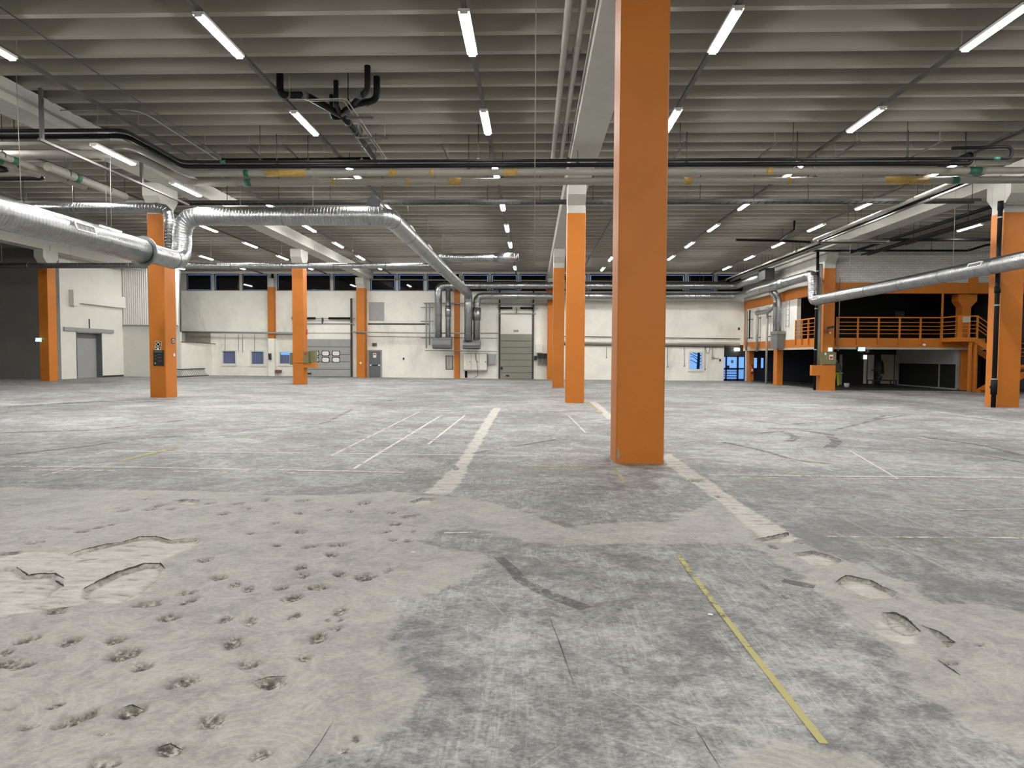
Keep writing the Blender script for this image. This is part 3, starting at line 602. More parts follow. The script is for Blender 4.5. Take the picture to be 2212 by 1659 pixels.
# ================================================================== HIGH WINDOWS of the back wall
wn = 0
segs = [(-28.05, -21.05), (-20.55, -13.86), (-13.2, -6.2), (-5.78, 1.16), (1.8, 9.1), (9.5, 16.7)]
for a0, a1 in segs:
    mid = (a0+a1)/2+.05
    for j in (-1, 0, 1):
        xc = mid+j*2.27; wn += 1; x0, x1 = xc-1.02, xc+1.02
        wnd = thing('window_%d' % wn, 'high black-filmed window, number %d counted from the low side wall' % wn, 'window', (xc, YB, BANDZ0), 'high black windows'); wnd['kind'] = 'structure'
        fr = MB(); fr.box(x0, x1, YB+.06, YB+.16, BANDZ0, BANDZ0+.07); fr.box(x0, x1, YB+.06, YB+.16, BANDZ1-.07, BANDZ1)
        fr.box(x0, x0+.06, YB+.06, YB+.16, BANDZ0, BANDZ1); fr.box(x1-.06, x1, YB+.06, YB+.16, BANDZ0, BANDZ1); fr.build('window_frame', 'frame', wnd)
        gl = .022+.010*((wn*7) % 3); gr = .0+.02*((wn*5) % 3)
        MB().box(x0+.06+gl, x1-.06-gr, YB+.11, YB+.12, BANDZ0+.07+.015*(wn % 2), BANDZ1-.07-.025).build('black_film', 'film', wnd)
        MB().box(x0+.06, x1-.06, YB+.14, YB+.145, BANDZ0+.07, BANDZ1-.07).build('pane', 'glass', wnd)
    xs_ = [a0-.35]+[mid+q for q in (-2.27-1.02, -2.27+1.02, -1.02, 1.02, 2.27-1.02, 2.27+1.02)]+[a1+.35]
    for i in range(0, 8, 2):
        struct(MB().box(xs_[i], xs_[i+1], YB+.02, YB+.28, BANDZ0, BANDZ1).build('mullion', 'white_conc', wall_back), 'painted pier between the high windows')
    tr_ = MB().box(a0-.3, a1+.3, YB-.05, YB+.1, BANDZ0-.06, BANDZ0).build('trim_%d' % wn, 'wall_clean'); struct(tr_, 'sill under the high windows')
# ================================================================== SMALL WINDOWS
def small_window(i, q, lab, blind=True, part=1.0, Y=YB):
    x0, x1, z0, z1 = rectB(*q); t_ = thing('window_%d' % (40+i), lab, 'window', ((x0+x1)/2, Y, z0)); t_['kind'] = 'structure'
    e = .07
    for nm, bx_ in (('frame_bar', (x0-e, x1+e, z0-e, z0+.03)), ('frame_bar', (x0-e, x1+e, z1-.03, z1+e)), ('frame_bar', (x0-e, x0+.03, z0+.03, z1-.03)), ('frame_bar', (x1-.03, x1+e, z0+.03, z1-.03))):
        MB().box(bx_[0], bx_[1], Y-.04, Y+.2, bx_[2], bx_[3]).build(nm, 'wall_clean', t_)
    MB().box(x0+.03, x1-.03, Y+.15, Y+.155, z0+.03, z1-.03).build('pane', 'glass', t_)
    MB().box(x0-e-.05, x1+e+.05, Y-.07, Y-.001, z0-e-.10, z0-e).build('sill', 'wall_clean', t_)
    if blind: MB().box(x0+.03, x0+(x1-x0)*part-.03, Y+.08, Y+.09, z0+.03, z1-.03 if part == 1 else z1-.25).build('blind', 'blind', t_)
    return t_
small_window(1, small_win[0], 'small window with striped blue blind nearest the low side wall')
small_window(2, small_win[1], 'small window with crumpled striped blue blind left of the slim pilaster')
small_window(3, small_win[2], 'small window with a half drawn blue blind next to the column with olive boxes', True, .72)
small_window(4, small_win[3], 'small clear window with bare branches outside, right of the foremost column', False)
for i, h in enumerate(uw):
    x0, x1, z0, z1 = h
    t_ = thing('window_%d' % (50+i), 'small bright window in the navy wall under the mezzanine', 'window', ((x0+x1)/2, YB, z0), 'bright windows under the mezzanine'); t_['kind'] = 'structure'
    MB().box(x0, x1, YB+.12, YB+.125, z0, z1).build('pane', 'glass', t_)
    for a0, a1, c0, c1 in ((x0, x1, z0, z0+.04), (x0, x1, z1-.04, z1), (x0, x0+.04, z0, z1), (x1-.04, x1, z0, z1)): MB().box(a0, a1, YB+.05, YB+.15, c0, c1).build('frame_bar', 'black', t_)
# glazed exit door
x0, x1, z0, z1 = doorB; x1 = 16.72; zf = fzf(x0, YB)
dr = thing('door_2', 'dark blue framed glass exit door at the end of the back wall', 'door', ((x0+x1)/2, YB, zf)); dr['kind'] = 'structure'
zt = PY(1585, 769, YB).z
def fb(a0, a1, c0, c1, nm='frame_bar', mt='blueframe', y=.1): return MB().box(a0, a1, YB+y, YB+y+.07, c0, c1).build(nm, mt, dr)
xa, xb_ = PY(1570.5, 800, YB).x, PY(1593, 800, YB).x
fb(x0, x1, zt, z1, 'transom_panel', 'black'); fb(x0, xa-.22, zf, zt); fb(x1-.06, x1, zf, zt); fb(xa-.10, xa+.02, zf, zt); fb(xb_-.02, xb_+.12, zf, zt)
fb(x0, x1, zf, zf+.16); fb(x0, x1, zt-.08, zt); zm = PY(1582, 796, YB).z; fb(xa-.2, x1, zm-.07, zm+.04)
MB().box(xa, x1-.05, YB+.13, YB+.135, zf+.16, zt-.08).build('pane', 'glass', dr)
fb(xa+.02, xa+.2, zm+.03, zm+.24, 'lock_box', 'black', .08)
g_ = PY(1582.5, 781, YB); MB().box(g_.x-.09, g_.x+.09, YB+.09, YB+.1, g_.z-.12, g_.z+.12).build('notice', 'slate', dr)
for k in range(4): MB().box(xa, x1-.05, YB+1.4, YB+1.45, zf+.25+k*.2, zf+.31+k*.2).build('outside_rail', 'slate', dr)
tag(MB().tube([PY(1587, 755, YB-.12), PY(1597, 755, YB-.12)], .115, 16).build('globe_light', 'lamp_small'), 'oval bulkhead lamp glowing above the glass exit door', 'light')
# outside: snow and a bare tree
struct(MB().box(-60, 60, YB+.4, 120, -.8, -.3).build('ground_outside', 'snow'), 'pale ground outside the windows')
tr_ = thing('bare_tree', 'bare branches seen through the clear small window', 'tree', (15.6, 61, -.3))
MB().tube([(15.2, 61, -.4), (15.3, 61, 2), (14.9, 61, 5)], lambda i: (.16, .12, .05)[i], 8).build('trunk', 'bark', tr_)
for k in range(16):
    z_ = 1.0+k*.14; s_ = -1 if k % 2 else 1
    MB().tube([(15.28, 61, z_), (15.28+s_*random.uniform(.4, .8), 61+random.uniform(-.3, .3), z_+random.uniform(.2, .5)), (15.28+s_*random.uniform(.9, 1.6), 61, z_+random.uniform(.1, 1.0))], lambda i: (.04, .025, .01)[i], 6).build('branch', 'bark', tr_)
# ================================================================== LOADING DOORS
def sectional(name, lab, px0, px1, ytop, ybot, mat, nsec, spring_y, rails=True):
    x0 = WB(px0, 780)[0]; x1 = WB(px1, 780)[0]; zb = fzf((x0+x1)/2, YB); zt = WB((px0+px1)/2, ytop)[1]
    t_ = thing(name, lab, 'door', ((x0+x1)/2, YB, zb)); h = (zt-zb)/nsec
    for k in range(nsec):
        MB().box(x0, x1, YB-.12, YB-.06, zb+.02+k*h, zb+(k+1)*h-.015).build('door_section', mat, t_)
    MB().box(x0, x1, YB-.10, YB-.07, zb, zt).build('seal_backing', 'blackmetal', t_)
    zs = WB((px0+px1)/2, spring_y)[1]
    for xx in (x0-.08, x1+.08): MB().box(xx-.06, xx+.06, YB-.16, YB-.001, zb, zs+1.6).build('guide_rail', 'blackmetal', t_)
    L_ = x1-x0
    for a0, a1 in ((x0-.1, x0+L_*.38), (x1-L_*.38, x1+.1)):
        MB().tube([(a0, YB-.3, zs), (a1, YB-.3, zs)], .085, 12).build('torsion_spring', 'blackpipe', t_)
    MB().tube([(x0-.3, YB-.3, zs), (x1+.45, YB-.3, zs)], .022, 8).build('spring_shaft', 'greyp', t_)
    MB().box((x0+x1)/2-.03, (x0+x1)/2+.03, YB-.32, YB-.001, zs-.42, zs+.06).build('centre_bracket', 'blackmetal', t_)
    MB().box(x0-.2, x1+.3, YB-.18, YB-.1, zs-.46, zs-.38).build('spring_beam', 'greyp', t_)
    for s_ in (x0-.12, x1+.12): MB().box(s_-.05, s_+.05, YB-.42, YB-.16, zs-.15, zs+.15).build('end_plate', 'blackmetal', t_)
    return t_, x0, x1, zb, zt, h
t_, x0, x1, zb, zt, h = sectional('loading_door', 'wide grey sectional loading door with six rounded windows', 640, 758, 733, 812, 'sect', 5, 688)
for r_ in (0, 1):
    for c_ in range(3):
        pc_ = PY(680.5+c_*22.7, (763.5, 777.2)[r_], YB-.13); w2_, h2_ = .27, .17
        def rr_(w, h, y): return [(pc_.x+math.copysign(1, math.cos(a))*(w-.1)+math.cos(a)*.1, y, pc_.z+math.copysign(1, math.sin(a))*(h-.1)+math.sin(a)*.1) for a in [2*math.pi*(k+.5)/24 for k in range(24)]]
        pn = MB().prism(rr_(w2_+.05, h2_+.05, YB-.135), (0, .02, 0)).build('window_gasket', 'blackpipe', t_)
        MB().prism(rr_(w2_, h2_, YB-.14), (0, .01, 0)).build('window_pane', 'white', pn)
pt = WB(740, 722); MB().box(x0, x1, YB-.09, YB-.03, WB(700, 719)[1], WB(700, 695)[1]).build('upper_panel', 'wall', t_)
MB().box(x0+.9, x0+1.25, YB-.15, YB-.115, zb+.17, zb+.3).build('lift_handle', 'black', t_); MB().box(x0+.9, x1, YB-.11, YB-.03, zt, zt+.14).build('top_seal', 'white', t_)
t_, x0, x1, zb, zt, h = sectional('loading_door', 'narrow olive grey sectional loading door below black torsion springs', 1081, 1149, 723, 818, 'sect2', 7, 666)
MB().box(x0+.02, x0+.2, YB-.2, YB-.12, zb+.75, zb+.95).build('push_button', 'black', t_); MB().box(x0+.45, x0+.7, YB-.15, YB-.115, zb+.18, zb+.32).build('lift_handle', 'black', t_)
MB().box(x0, x1, YB-.08, YB-.001, zt+.02, WB(1115, 672)[1]).build('upper_panel', 'wall_clean', t_)
a_ = rectB(1109, 1120, 712.5, 717.5); MB().box(a_[0], a_[1], YB-.1, YB-.08, a_[2], a_[3]).build('number_plate', 'wood', t_)
# slate personnel door
x0, x1, z0, z1 = rectB(798, 822.5, 758.5, 814); z0 = fzf(x0, YB)
t_ = thing('door_3', 'slate grey steel door with a warning notice right of the orange wall column', 'door', ((x0+x1)/2, YB, z0)); t_['kind'] = 'structure'
MB().box(x0, x1, YB-.06, YB-.01, z0, z1).build('leaf', 'slate', t_)
for a0, a1, c0, c1 in ((x0-.1, x0, z0, z1+.1), (x1, x1+.1, z0, z1+.1), (x0, x1, z1, z1+.1)): MB().box(a0, a1, YB-.1, YB-.001, c0, c1).build('door_frame', 'greydoor', t_)
nn_ = MB().box(x0+.32, x0+.58, YB-.075, YB-.06, z1-.52, z1-.16).build('notice', 'white', t_); MB().box(x0+.36, x0+.54, YB-.08, YB-.075, z1-.32, z1-.22).build('red_mark', 'red', nn_)
for xx in (x0+.06, x0+.70): MB().box(xx, xx+.16, YB-.075, YB-.06, z0+.92, z0+1.02).build('reflector', 'white', t_)
MB().box(x0+.18, x1-.18, YB-.11, YB-.06, z0+.94, z0+1.0).build('panic_bar', 'black', t_)
a_ = rectB(804, 814, 741, 748); s_ = tag(MB().box(a_[0], a_[1], YB-.08, YB-.002, a_[2], a_[3]).build('exit_sign', 'slate'), 'small dark blue exit sign above the slate door', 'sign'); MB().box(a_[0]+.12, a_[0]+.2, YB-.085, YB-.08, a_[2]+.06, a_[3]-.06).build('pictogram', 'glass', s_)
# ================================================================== BACK WALL FITTINGS
def wallpipe(pts, r, mat, name, lab, cat_, Y=YB-.05, grp=None, bendr=.1):
    return tag(MB().tube(bend([PY(x, y, Y) for x, y in pts], bendr), r, 8).build(name, mat), lab, cat_, grp)
wallpipe([(391, 717), (574, 719), (640, 719.5)], .075, 'greyp', 'service_pipe', 'dark grey service pipe along the wall above the three small windows', 'pipe', YB-.5)
wallpipe([(596, 723), (632, 723)], .045, 'insul', 'service_pipe', 'short white pipe left of the column with olive boxes', 'pipe', YB-.2)
wallpipe([(760, 717), (797, 718), (1000, 720), (1078, 720)], .05, 'insul', 'conduit', 'white cable conduit between the two loading doors', 'conduit', YB-.85)
wallpipe([(795, 727), (980, 729), (1075, 731)], .02, 'cable', 'conduit', 'thin cable under the white conduit between the loading doors', 'conduit', YB-.3)
tag(MB().box(WB(795, 700)[0], WB(926, 700)[0], YB-.03, YB-.001, WB(860, 701.5)[1], WB(860, 698.5)[1]).build('dark_slot', 'black'), 'long black slot in the white wall right of the orange wall column', 'slot')
tag(MB().box(*rectB(797, 830, 653, 693)[:2], YB-.02, YB-.001, *rectB(797, 830, 653, 693)[2:]).build('wall_panel', 'sect'), 'flat pale grey square panel on the white wall above the slate door', 'panel')
for y_, r_, mt in ((729, .03, 'cable'), (739.5, .09, 'wall_clean'), (743, .06, 'insul'), (747, .035, 'cable')):
    wallpipe([(1203, y_-2.5), (1598, y_+3)], r_, mt, 'wall_ledge_pipe', {729: 'thin dark cable on the white wall right of the olive loading door', 739.5: 'broad white ledge pipe along the right part of the back wall', 743: 'white insulated pipe just under the broad ledge pipe', 747: 'lowest dark cable along the right part of the back wall'}[y_], 'pipe', YB-.12)
for x_, y_, y2 in ((486, 722, 759), (515, 722, 760), (550, 722, 761), (524, 722, 762), (409, 745, 775), (424, 745, 775)):
    wallpipe([(x_, y_), (x_, y2)], .014, 'cable', 'drop_cable', 'thin cable on the white wall '+{486: 'left above the first small blind', 515: 'right above the first small blind', 550: 'above the crumpled blind', 524: 'midway between the two blinds', 409: 'left of two over the low side wall', 424: 'right of two over the low side wall'}[x_], 'cable', YB-.03 if x_ > 455 else YB-.03, 'cables near the blinds')
for x_, y2 in ((1442, 790), (1478, 788), (1523, 795), (1310, 770)):
    wh = {1442: 'beside the foremost column', 1478: 'left of the clear window', 1523: 'right of the clear window', 1310: 'behind the second central column'}[x_]
    wallpipe([(x_, 750), (x_, y2)], .016, 'cable', 'drop_cable', 'thin cable dropping to a wall socket '+wh, 'cable', YB-.03, 'cables near the clear window')
    q = PY(x_, y2+1, YB); tag(MB().box(q.x-.05, q.x+.05, YB-.07, YB-.001, q.z-.1, q.z+.02).build('socket', 'greyp'), 'small grey wall socket under a thin cable '+wh, 'socket', 'sockets on the back wall')
wallpipe([(1524, 748), (1526, 762), (1531, 764), (1534, 748)], .014, 'cable', 'cable_loop', 'hanging cable loop right of the clear small window', 'cable', YB-.04, None, .2)
wallpipe([(1539, 750), (1539, 773), (1553, 775)], .016, 'cable', 'drop_cable', 'cable running down and sideways to a box left of the glass exit door', 'cable', YB-.04, None, .05)
q = PY(1540, 773, YB); tag(MB().box(q.x-.1, q.x+.08, YB-.09, YB-.001, q.z-.1, q.z+.1).build('switch_box', 'greyp'), 'grey switch box on the wall left of the glass exit door', 'box')
for px, py, lab in ((1555, 778, 'small black button left of the glass exit door'), (1596, 710, 'round dark detector high beside the mezzanine corner'), (872, 775, 'small black switch right of the slate door')):
    q = PY(px, py, YB); tag(MB().box(q.x-.06, q.x+.06, YB-.06, YB-.001, q.z-.09, q.z+.09).build('wall_button', 'black'), lab, 'switch')
# vertical rack pipes left of the duct hoods
pr = thing('rack_pipes', 'grey steel pipe rack standing off the wall left of the duct hoods', 'pipe', PY(923, 755, YB-.4))
for pts, nm in (([(921, 655), (921, 752)], 'upright_pipe'), ([(928, 655), (928, 745)], 'upright_pipe'), ([(916, 655), (1190, 656.5)], 'cross_pipe'), ([(918, 757), (1075, 759)], 'lower_pipe')):
    MB().tube([PY(x, y, YB-.42) for x, y in pts], .055 if nm != 'lower_pipe' else .03, 8).build(nm, 'greyp', pr)
for y_ in (664.5, 694, 730.5): MB().tube([PY(909, y_, YB-.3), PY(936, y_, YB-.3)], .025, 6).build('bracket_arm', 'cable', pr); MB().tube([PY(909, y_, YB-.3), PY(909, y_, YB-.004)], .02, 6).build('wall_stub', 'cable', pr)
# cabinets etc. on the wall
x0, x1, z0, z1 = rectB(1002, 1053, 763.5, 799.5)
cb = thing('switch_cabinet', 'wide cream electrical cabinet on the wall left of the olive loading door', 'cabinet', ((x0+x1)/2, YB, z0))
MB().box(x0, x1, YB-.45, YB-.001, z0, z1).build('body', 'greyp', cb)
for k in range(3):
    a0 = x0+(x1-x0)*(.02+.325*k); dd = MB().box(a0, a0+(x1-x0)*.31, YB-.475, YB-.45, z0+.04, z1-.04).build('cabinet_door', 'cream', cb); MB().box(a0+(x1-x0)*.26, a0+(x1-x0)*.28, YB-.495, YB-.475, (z0+z1)/2-.06, (z0+z1)/2+.06).build('knob', 'blackmetal', dd)
MB().box(x0, x1, YB-.47, YB-.001, z0-.05, z0).build('base_plinth', 'greyp', cb)
for px in (1005.5, 1008): MB().tube([PY(px, 800, YB-.2), PY(px, 816, YB-.2)], .05, 8).build('cable_duct', 'blackpipe', cb)
MB().tube(bend([PY(1027, 764, YB-.5), PY(1031, 790, YB-.52), PY(1032.5, 812, YB-.5), PY(1024, 816.5, YB-.5)], .3), .02, 6).build('loose_cable', 'cable', cb)
x0, x1, z0, z1 = rectB(1055, 1071, 765, 787); cb = tag(MB().box(x0, x1, YB-.25, YB-.001, z0, z1).build('fuse_box', 'greydoor'), 'small grey fuse box beside the wide cream cabinet', 'box'); MB().box(x0+.04, x1-.04, YB-.265, YB-.25, z0+.04, z1-.04).build('lid', 'sect', cb)
x0, x1, z0, z1 = rectB(963, 979, 768.5, 798); gt = thing('wall_grille', 'small black barred grille on the wall left of the slim orange pilaster', 'grille', (x0, YB, z0))
for a0, a1, c0, c1 in ((x0, x1, z0, z0+.04), (x0, x1, z1-.04, z1), (x0, x0+.04, z0, z1), (x1-.04, x1, z0, z1)): MB().box(a0, a1, YB-.05, YB-.001, c0, c1).build('frame_bar', 'blackmetal', gt)
for k in range(1, 6): xx = x0+(x1-x0)*k/6; MB().box(xx-.012, xx+.012, YB-.04, YB-.015, z0, z1).build('grille_bar', 'blackmetal', gt)
for k, (q, mt, lab) in enumerate((((1154, 1159.5, 769, 778), 'black', 'small black control box right of the olive loading door'), ((1158, 1172, 744, 762), 'cream', 'cream switch plate above the black chargers'))):
    x0, x1, z0, z1 = rectB(*q); tag(MB().box(x0, x1, YB-.15, YB-.001, z0, z1).build('control_box', mt), lab, 'box')
for k in range(3):
    x0, x1, z0, z1 = rectB(1160.8+7.3*k, 1167.2+7.3*k, 763.5, 788); cb = thing('battery_charger', 'black and grey wall charger, '+('nearest the olive loading door', 'middle of the three', 'nearest the orange wall column')[k], 'charger', (x0, YB, z0), 'three wall chargers')
    MB().box(x0, x1, YB-.3, YB-.001, z0+(z1-z0)*.55, z1).build('body', 'black', cb); MB().box(x0+.03, x1-.03, YB-.25, YB-.001, z0, z0+(z1-z0)*.55).build('lower_body', 'hood', cb)
# post box with sign and little shelf near the slim pilaster
q = PY(582.5, 770, YB-.45); c_ = thing('fire_alarm_box', 'tilted dark green box on the slim pilaster between small windows', 'box', q)
MB().bar(PY(583, 763, YB-.5), PY(583.6, 777, YB-.5), .28, .16).build('casing', 'blackmetal', c_); MB().bar(PY(581.5, 764, YB-.62), PY(583.5, 764, YB-.62), .1, .03).build('sticker', 'white', c_)
q = PY(591, 802, YB-.3); tag(MB().box(-20.5, -20.1, YB-.35, YB-.001, q.z-.1, q.z+.1).build('rust_box', 'rust'), 'small rusty brown box low on the wall beside the slim pilaster', 'box')
# ladder lying on its side along the low wall
ld = thing('ladder', 'grey steel ladder lying on its edge against the low side wall', 'ladder', (XE+.3, 48, fzf(XE, 48)))
g0 = fzf(XE, 47.6); a0, a1 = Vector((XE+.45, 45.9, g0+.05)), Vector((XE+.32, 50.9, g0+.03))
for dz_, dx_ in ((0, 0), (.52, -.28)): MB().bar(a0+Vector((dx_, 0, dz_)), a1+Vector((dx_, 0, dz_)), .03, .07).build('stile', 'blackmetal', ld)
for k in range(1, 17): p_ = a0.lerp(a1, k/17); MB().tube([p_, p_+Vector((-.28, 0, .52))], .018, 6).build('rung', 'steel', ld)
# ================================================================== DUCTS
def mitre(path, r, n=3): return bend(path, r, n)
def duct(name, lab, path, r, er=.55, mat='duct', seg=28, couplings=True, grp=None, n=3):
    P = mitre(path, er, n); z = min(p.z for p in P); t_ = thing(name, lab, 'duct', (P[0].x, P[0].y, z-r), grp)
    MB().tube(P, r, seg, crease=True).build('duct_body', mat, t_)
    if couplings:
        for i in range(len(P)-1):
            d = P[i+1]-P[i]
            if d.length > 2.0:
                for k in range(1, int(d.length//3.0)+1):
                    c = P[i]+d*(k/(int(d.length//3.0)+1)); u = d.normalized()
                    MB().tube([c-u*.035, c+u*.035], r+.008, seg).build('coupling', 'steel', t_)
                for c in (P[i], P[i+1]): MB().tube([c-d.normalized()*.02, c+d.normalized()*.02], r+.010, seg).build('flange', 'steel', t_)
    return t_
def grille(t_, Xd, Zd, r, ya, yb, th0, th1, side=1):
    c = [(Xd+side*(r+.02)*math.cos(t), y, Zd+(r+.02)*math.sin(t)) for y in (ya, yb) for t in (th0, th1)]
    a, b_, c2, d = [Vector(q) for q in c]
    g = MB(); 
    for p, q in ((a, c2), (b_, d), (a, b_), (c2, d)): g.bar(p, q, .035, .035)
    fr = g.build('vent_frame', 'white', t_); MB().add([a, c2, d, b_], [(0, 1, 2, 3)]).build('vent_mesh', 'hood', fr)
    for k in range(1, 4): MB().bar(a.lerp(c2, k/4), b_.lerp(d, k/4), .015, .02).build('vent_bar', 'greyp', fr)
q1 = PY(394, 566, 22.4); X1, Z1 = q1.x, q1.z; Z3 = PY(640, 467, 22.4).z; X4 = PY(838, 468, 22.4).x
d1 = duct('spiral_duct', 'big galvanised spiral duct running past the sign column, rising and crossing to the wall hoods',
          [(X1, 6, Z1), (X1, 22.4, Z1), (X1, 22.4, Z3), (X4, 22.4, Z3), (X4, 50.55, Z3), (X4, 50.55, WB(1010, 736)[1])], .31, .62)
grille(d1, X1, Z1, .375, 16.6, 17.35, .05, .55); MB().tube([(X1, 20.05, Z1), (X1, 20.12, Z1)], .47, 28).build('wide_flange', 'steel', d1)
MB().tube([(X1, 6, Z1), (X1, 20.0, Z1)], .37, 28).build('insulated_sleeve', 'duct', d1)
for yy in (9, 14, 18.6): MB().tube([(X1, yy, Z1+.3), (X1, yy, RIB+.2)], .008, 6).build('suspension_wire', 'wire', d1)
for xx in (-10, -7.5): MB().tube([(xx, 22.4, Z3+.3), (xx, 22.4, RIB+.2)], .008, 6).build('suspension_wire', 'wire', d1)
for yy in (26, 31, 36, 41, 46): MB().tube([(X4, yy, Z3+.3), (X4, yy, RIB+.2)], .008, 6).build('suspension_wire', 'wire', d1)
grille(d1, X4, Z3, .325, 25.2, 25.75, .35, .75); grille(d1, X4, Z3, .325, 29.6, 30.2, .35, .75); grille(d1, X4, Z3, .325, 44.0, 44.6, .35, .75)
X5 = PY(807, 438, 24.2).x; d5 = duct('branch_duct', 'open ended branch duct above the big duct, turning level towards the central row', [(X5, 24.2, 7.38), (X5, 37.6, 7.38), (PY(1120, 560, 37.6).x, 37.6, 7.38)], .235, .4)
e_ = PY(1088, 560, 37.6).x; MB().tube([(e_-.5, 37.6, 7.38), (e_+.55, 37.6, 7.38)], .275, 28).build('damper_sleeve', 'duct_plain', d5); MB().tube([(X5, 24.16, 7.38), (X5, 24.13, 7.38)], .24, 28).build('end_cap', 'blackpipe', d5)
for yy in (25.5, 30, 34): MB().tube([(X5, yy, 7.6), (X5, yy, RIB+.2)], .008, 6).build('suspension_wire', 'wire', d5)
zs_ = PY(120, 449, 22.9).z; xs5 = PY(366, 500, 22.9).x
d2 = duct('small_duct', 'slim galvanised duct dropping onto the big duct in front of the sign column', [(-22, 22.9, zs_), (xs5, 22.9, zs_), (xs5, 22.9, Z1+.2)], .17, .42, seg=22)
for xx in (-20, -16.2): MB().tube([(xx, 22.9, zs_+.15), (xx, 22.9, RIB+.2)], .008, 6).build('suspension_wire', 'wire', d2)
df = duct('far_duct', 'long slim galvanised duct hung level in front of the third column row', [(-43, 36.5, PY(500, 574, 36.5).z), (X4-.3, 36.5, PY(500, 574, 36.5).z)], .155, seg=20)
for xx in range(-42, -6, 4): MB().tube([(xx, 36.5, PY(500, 574, 36.5).z+.14), (xx, 36.5, RIB+.2)], .008, 6).build('suspension_wire', 'wire', df)
# wall ducts and hoods
YD = YB-1.35; zu = PY(1300, 617, YD).z; zl_ = PY(1300, 640, YD).z; XS = 15.55
x9 = PY(947, 680, YD).x; du = duct('wall_duct', 'upper galvanised duct along the high windows, dropping into the left grey hood', [(x9, YD, PY(947, 731, YD).z), (x9, YD, zu), (XS-.1, YD, zu), (XS-.1, 45.2, zu)], .275, .5, seg=24)
x10 = PY(1029.5, 690, YD).x; dw = duct('wall_duct', 'lower galvanised duct from the right grey hood to the mezzanine corner, dropping lower there',
     [(x10, YD, PY(1029, 736, YD).z), (x10, YD, zl_), (XS, YD, zl_), (XS, 37.2, zl_), (XS, 37.2, 4.92), (XS, 6, 4.92)], .275, .5, seg=24)
for t_, xx, zz, yy in ((du, -1, zu, YD), (du, 6, zu, YD), (du, 12, zu, YD), (dw, 3, zl_, YD), (dw, 8, zl_, YD), (dw, 13, zl_, YD), (dw, XS, 4.92, 33), (dw, XS, 4.92, 25), (dw, XS, 4.92, 12)): MB().tube([(xx, yy, zz+.25), (xx, yy, RIB+.2)], .008, 6).build('suspension_wire', 'wire', t_)
grille(dw, XS, 4.92, .275, 23.05, 23.75, .15, .65, -1); grille(dw, XS, 4.92, .275, 36.0, 36.6, .05, .7, -1)
MB().tube([(XS, 43.2, zl_), (XS, 41.2, zl_)], .31, 24).build('silencer', 'duct_plain', dw); e_ = PY(1029.5, 680, YD); MB().tube([(x10, YD, PY(1029, 692, YD).z), (x10, YD, PY(1029, 665, YD).z)], .33, 24).build('damper_sleeve', 'duct_plain', dw)
x11 = PY(968, 690, YD).x; d_ = duct('drop_duct', 'short vertical duct dropping into the left grey hood beside the orange pilaster', [(x11, YD, PY(968, 731, YD).z), (x11, YD, zu-.277)], .19, seg=20)
MB().tube([(x11, YD, PY(968, 684, YD).z), (x11, YD, PY(968, 660, YD).z)], .225, 20).build('damper_sleeve', 'duct', d_)
for px0, px1, yt, yb_, lab in ((935.5, 975.5, 729, 753, 'grey air hood below the ducts left of the orange pilaster'), (1000.5, 1037.5, 734, 754, 'grey air hood below the ducts right of the orange pilaster')):
    a = PY(px0, yt, YD); b_ = PY(px1, yb_, YD); z1_, z0_ = a.z, b_.z; w_ = z1_-z0_
    t_ = thing('air_hood', lab, 'hood', ((a.x+b_.x)/2, YD, z0_), 'two grey air hoods')
    pf = [(a.x, YD-.42, z1_-.25), (a.x, YD-.5, z0_+.3), (a.x, YD-.42, z0_+.05), (a.x, YD-.3, z0_), (a.x, YD+.4, z0_), (a.x, YD+.55, z1_-.3), (a.x, YD+.45, z1_), (a.x, YD-.2, z1_)]
    MB().prism(pf, (b_.x-a.x, 0, 0)).build('hood_body', 'hood', t_)
    MB().box(a.x+.06, b_.x-.06, YD-.34, YD+.36, z0_-.02, z0_-.001).build('outlet', 'black', t_)
    for xx in (a.x+.2, b_.x-.2): MB().box(xx-.03, xx+.03, YD+.5, YB-.001, z1_-.3, z1_-.22).build('wall_bracket', 'blackmetal', t_)
# ================================================================== PIPES UNDER THE ROOF
PH = 7.45
def pipe(name, lab, path, r, mat, br=.25, cat_='pipe', hang=(), grp=None, n=5, seg=12):
    P = bend(path, br, n); t_ = thing(name, lab, cat_, (P[0].x, P[0].y, min(p.z for p in P)-r), grp); MB().tube(P, r, seg).build('pipe_run', mat, t_)
    for x, y, z in hang: MB().tube([(x, y, z), (x, y, RIB+.2)], .012, 6).build('hanger_rod', 'cable', t_); MB().tube([(x, y-.02, z+.02), (x, y+.02, z+.02)], r+.012, 12).build('pipe_clip', 'blackmetal', t_)
    return t_
ya, yb2, yc, yd = (PZ(1150, q, PH).y for q in (346.5, 357, 372, 392))
xa_ = PY(384, 350, ya).x; xe = PY(2185, 345, ya).x
hx = [-8, -5.0, -1.6, 1.0, 4.2, 7.4, 10.6]
p1 = pipe('black_pipe', 'thinner upper black pipe crossing the hall under the ribs', [(-21, 16.55, PH), (xa_+.12, 16.55, PH), (xa_+.12, ya, PH), (xe, ya, PH), (xe, ya, PH+.32), (xe-1.6, ya+.1, PH+.32)], .045, 'blackpipe', hang=[(x, ya, PH) for x in hx])
p2 = pipe('black_pipe', 'thicker lower black pipe crossing the hall under the ribs', [(-21, 17.0, PH), (xa_-.12, 17.0, PH), (xa_-.12, yb2, PH), (xe-.8, yb2, PH), (xe-.8, yb2, PH+.3), (xe-.8, yb2+2, PH+.3)], .065, 'blackpipe', hang=[(x+.3, yb2, PH) for x in hx])
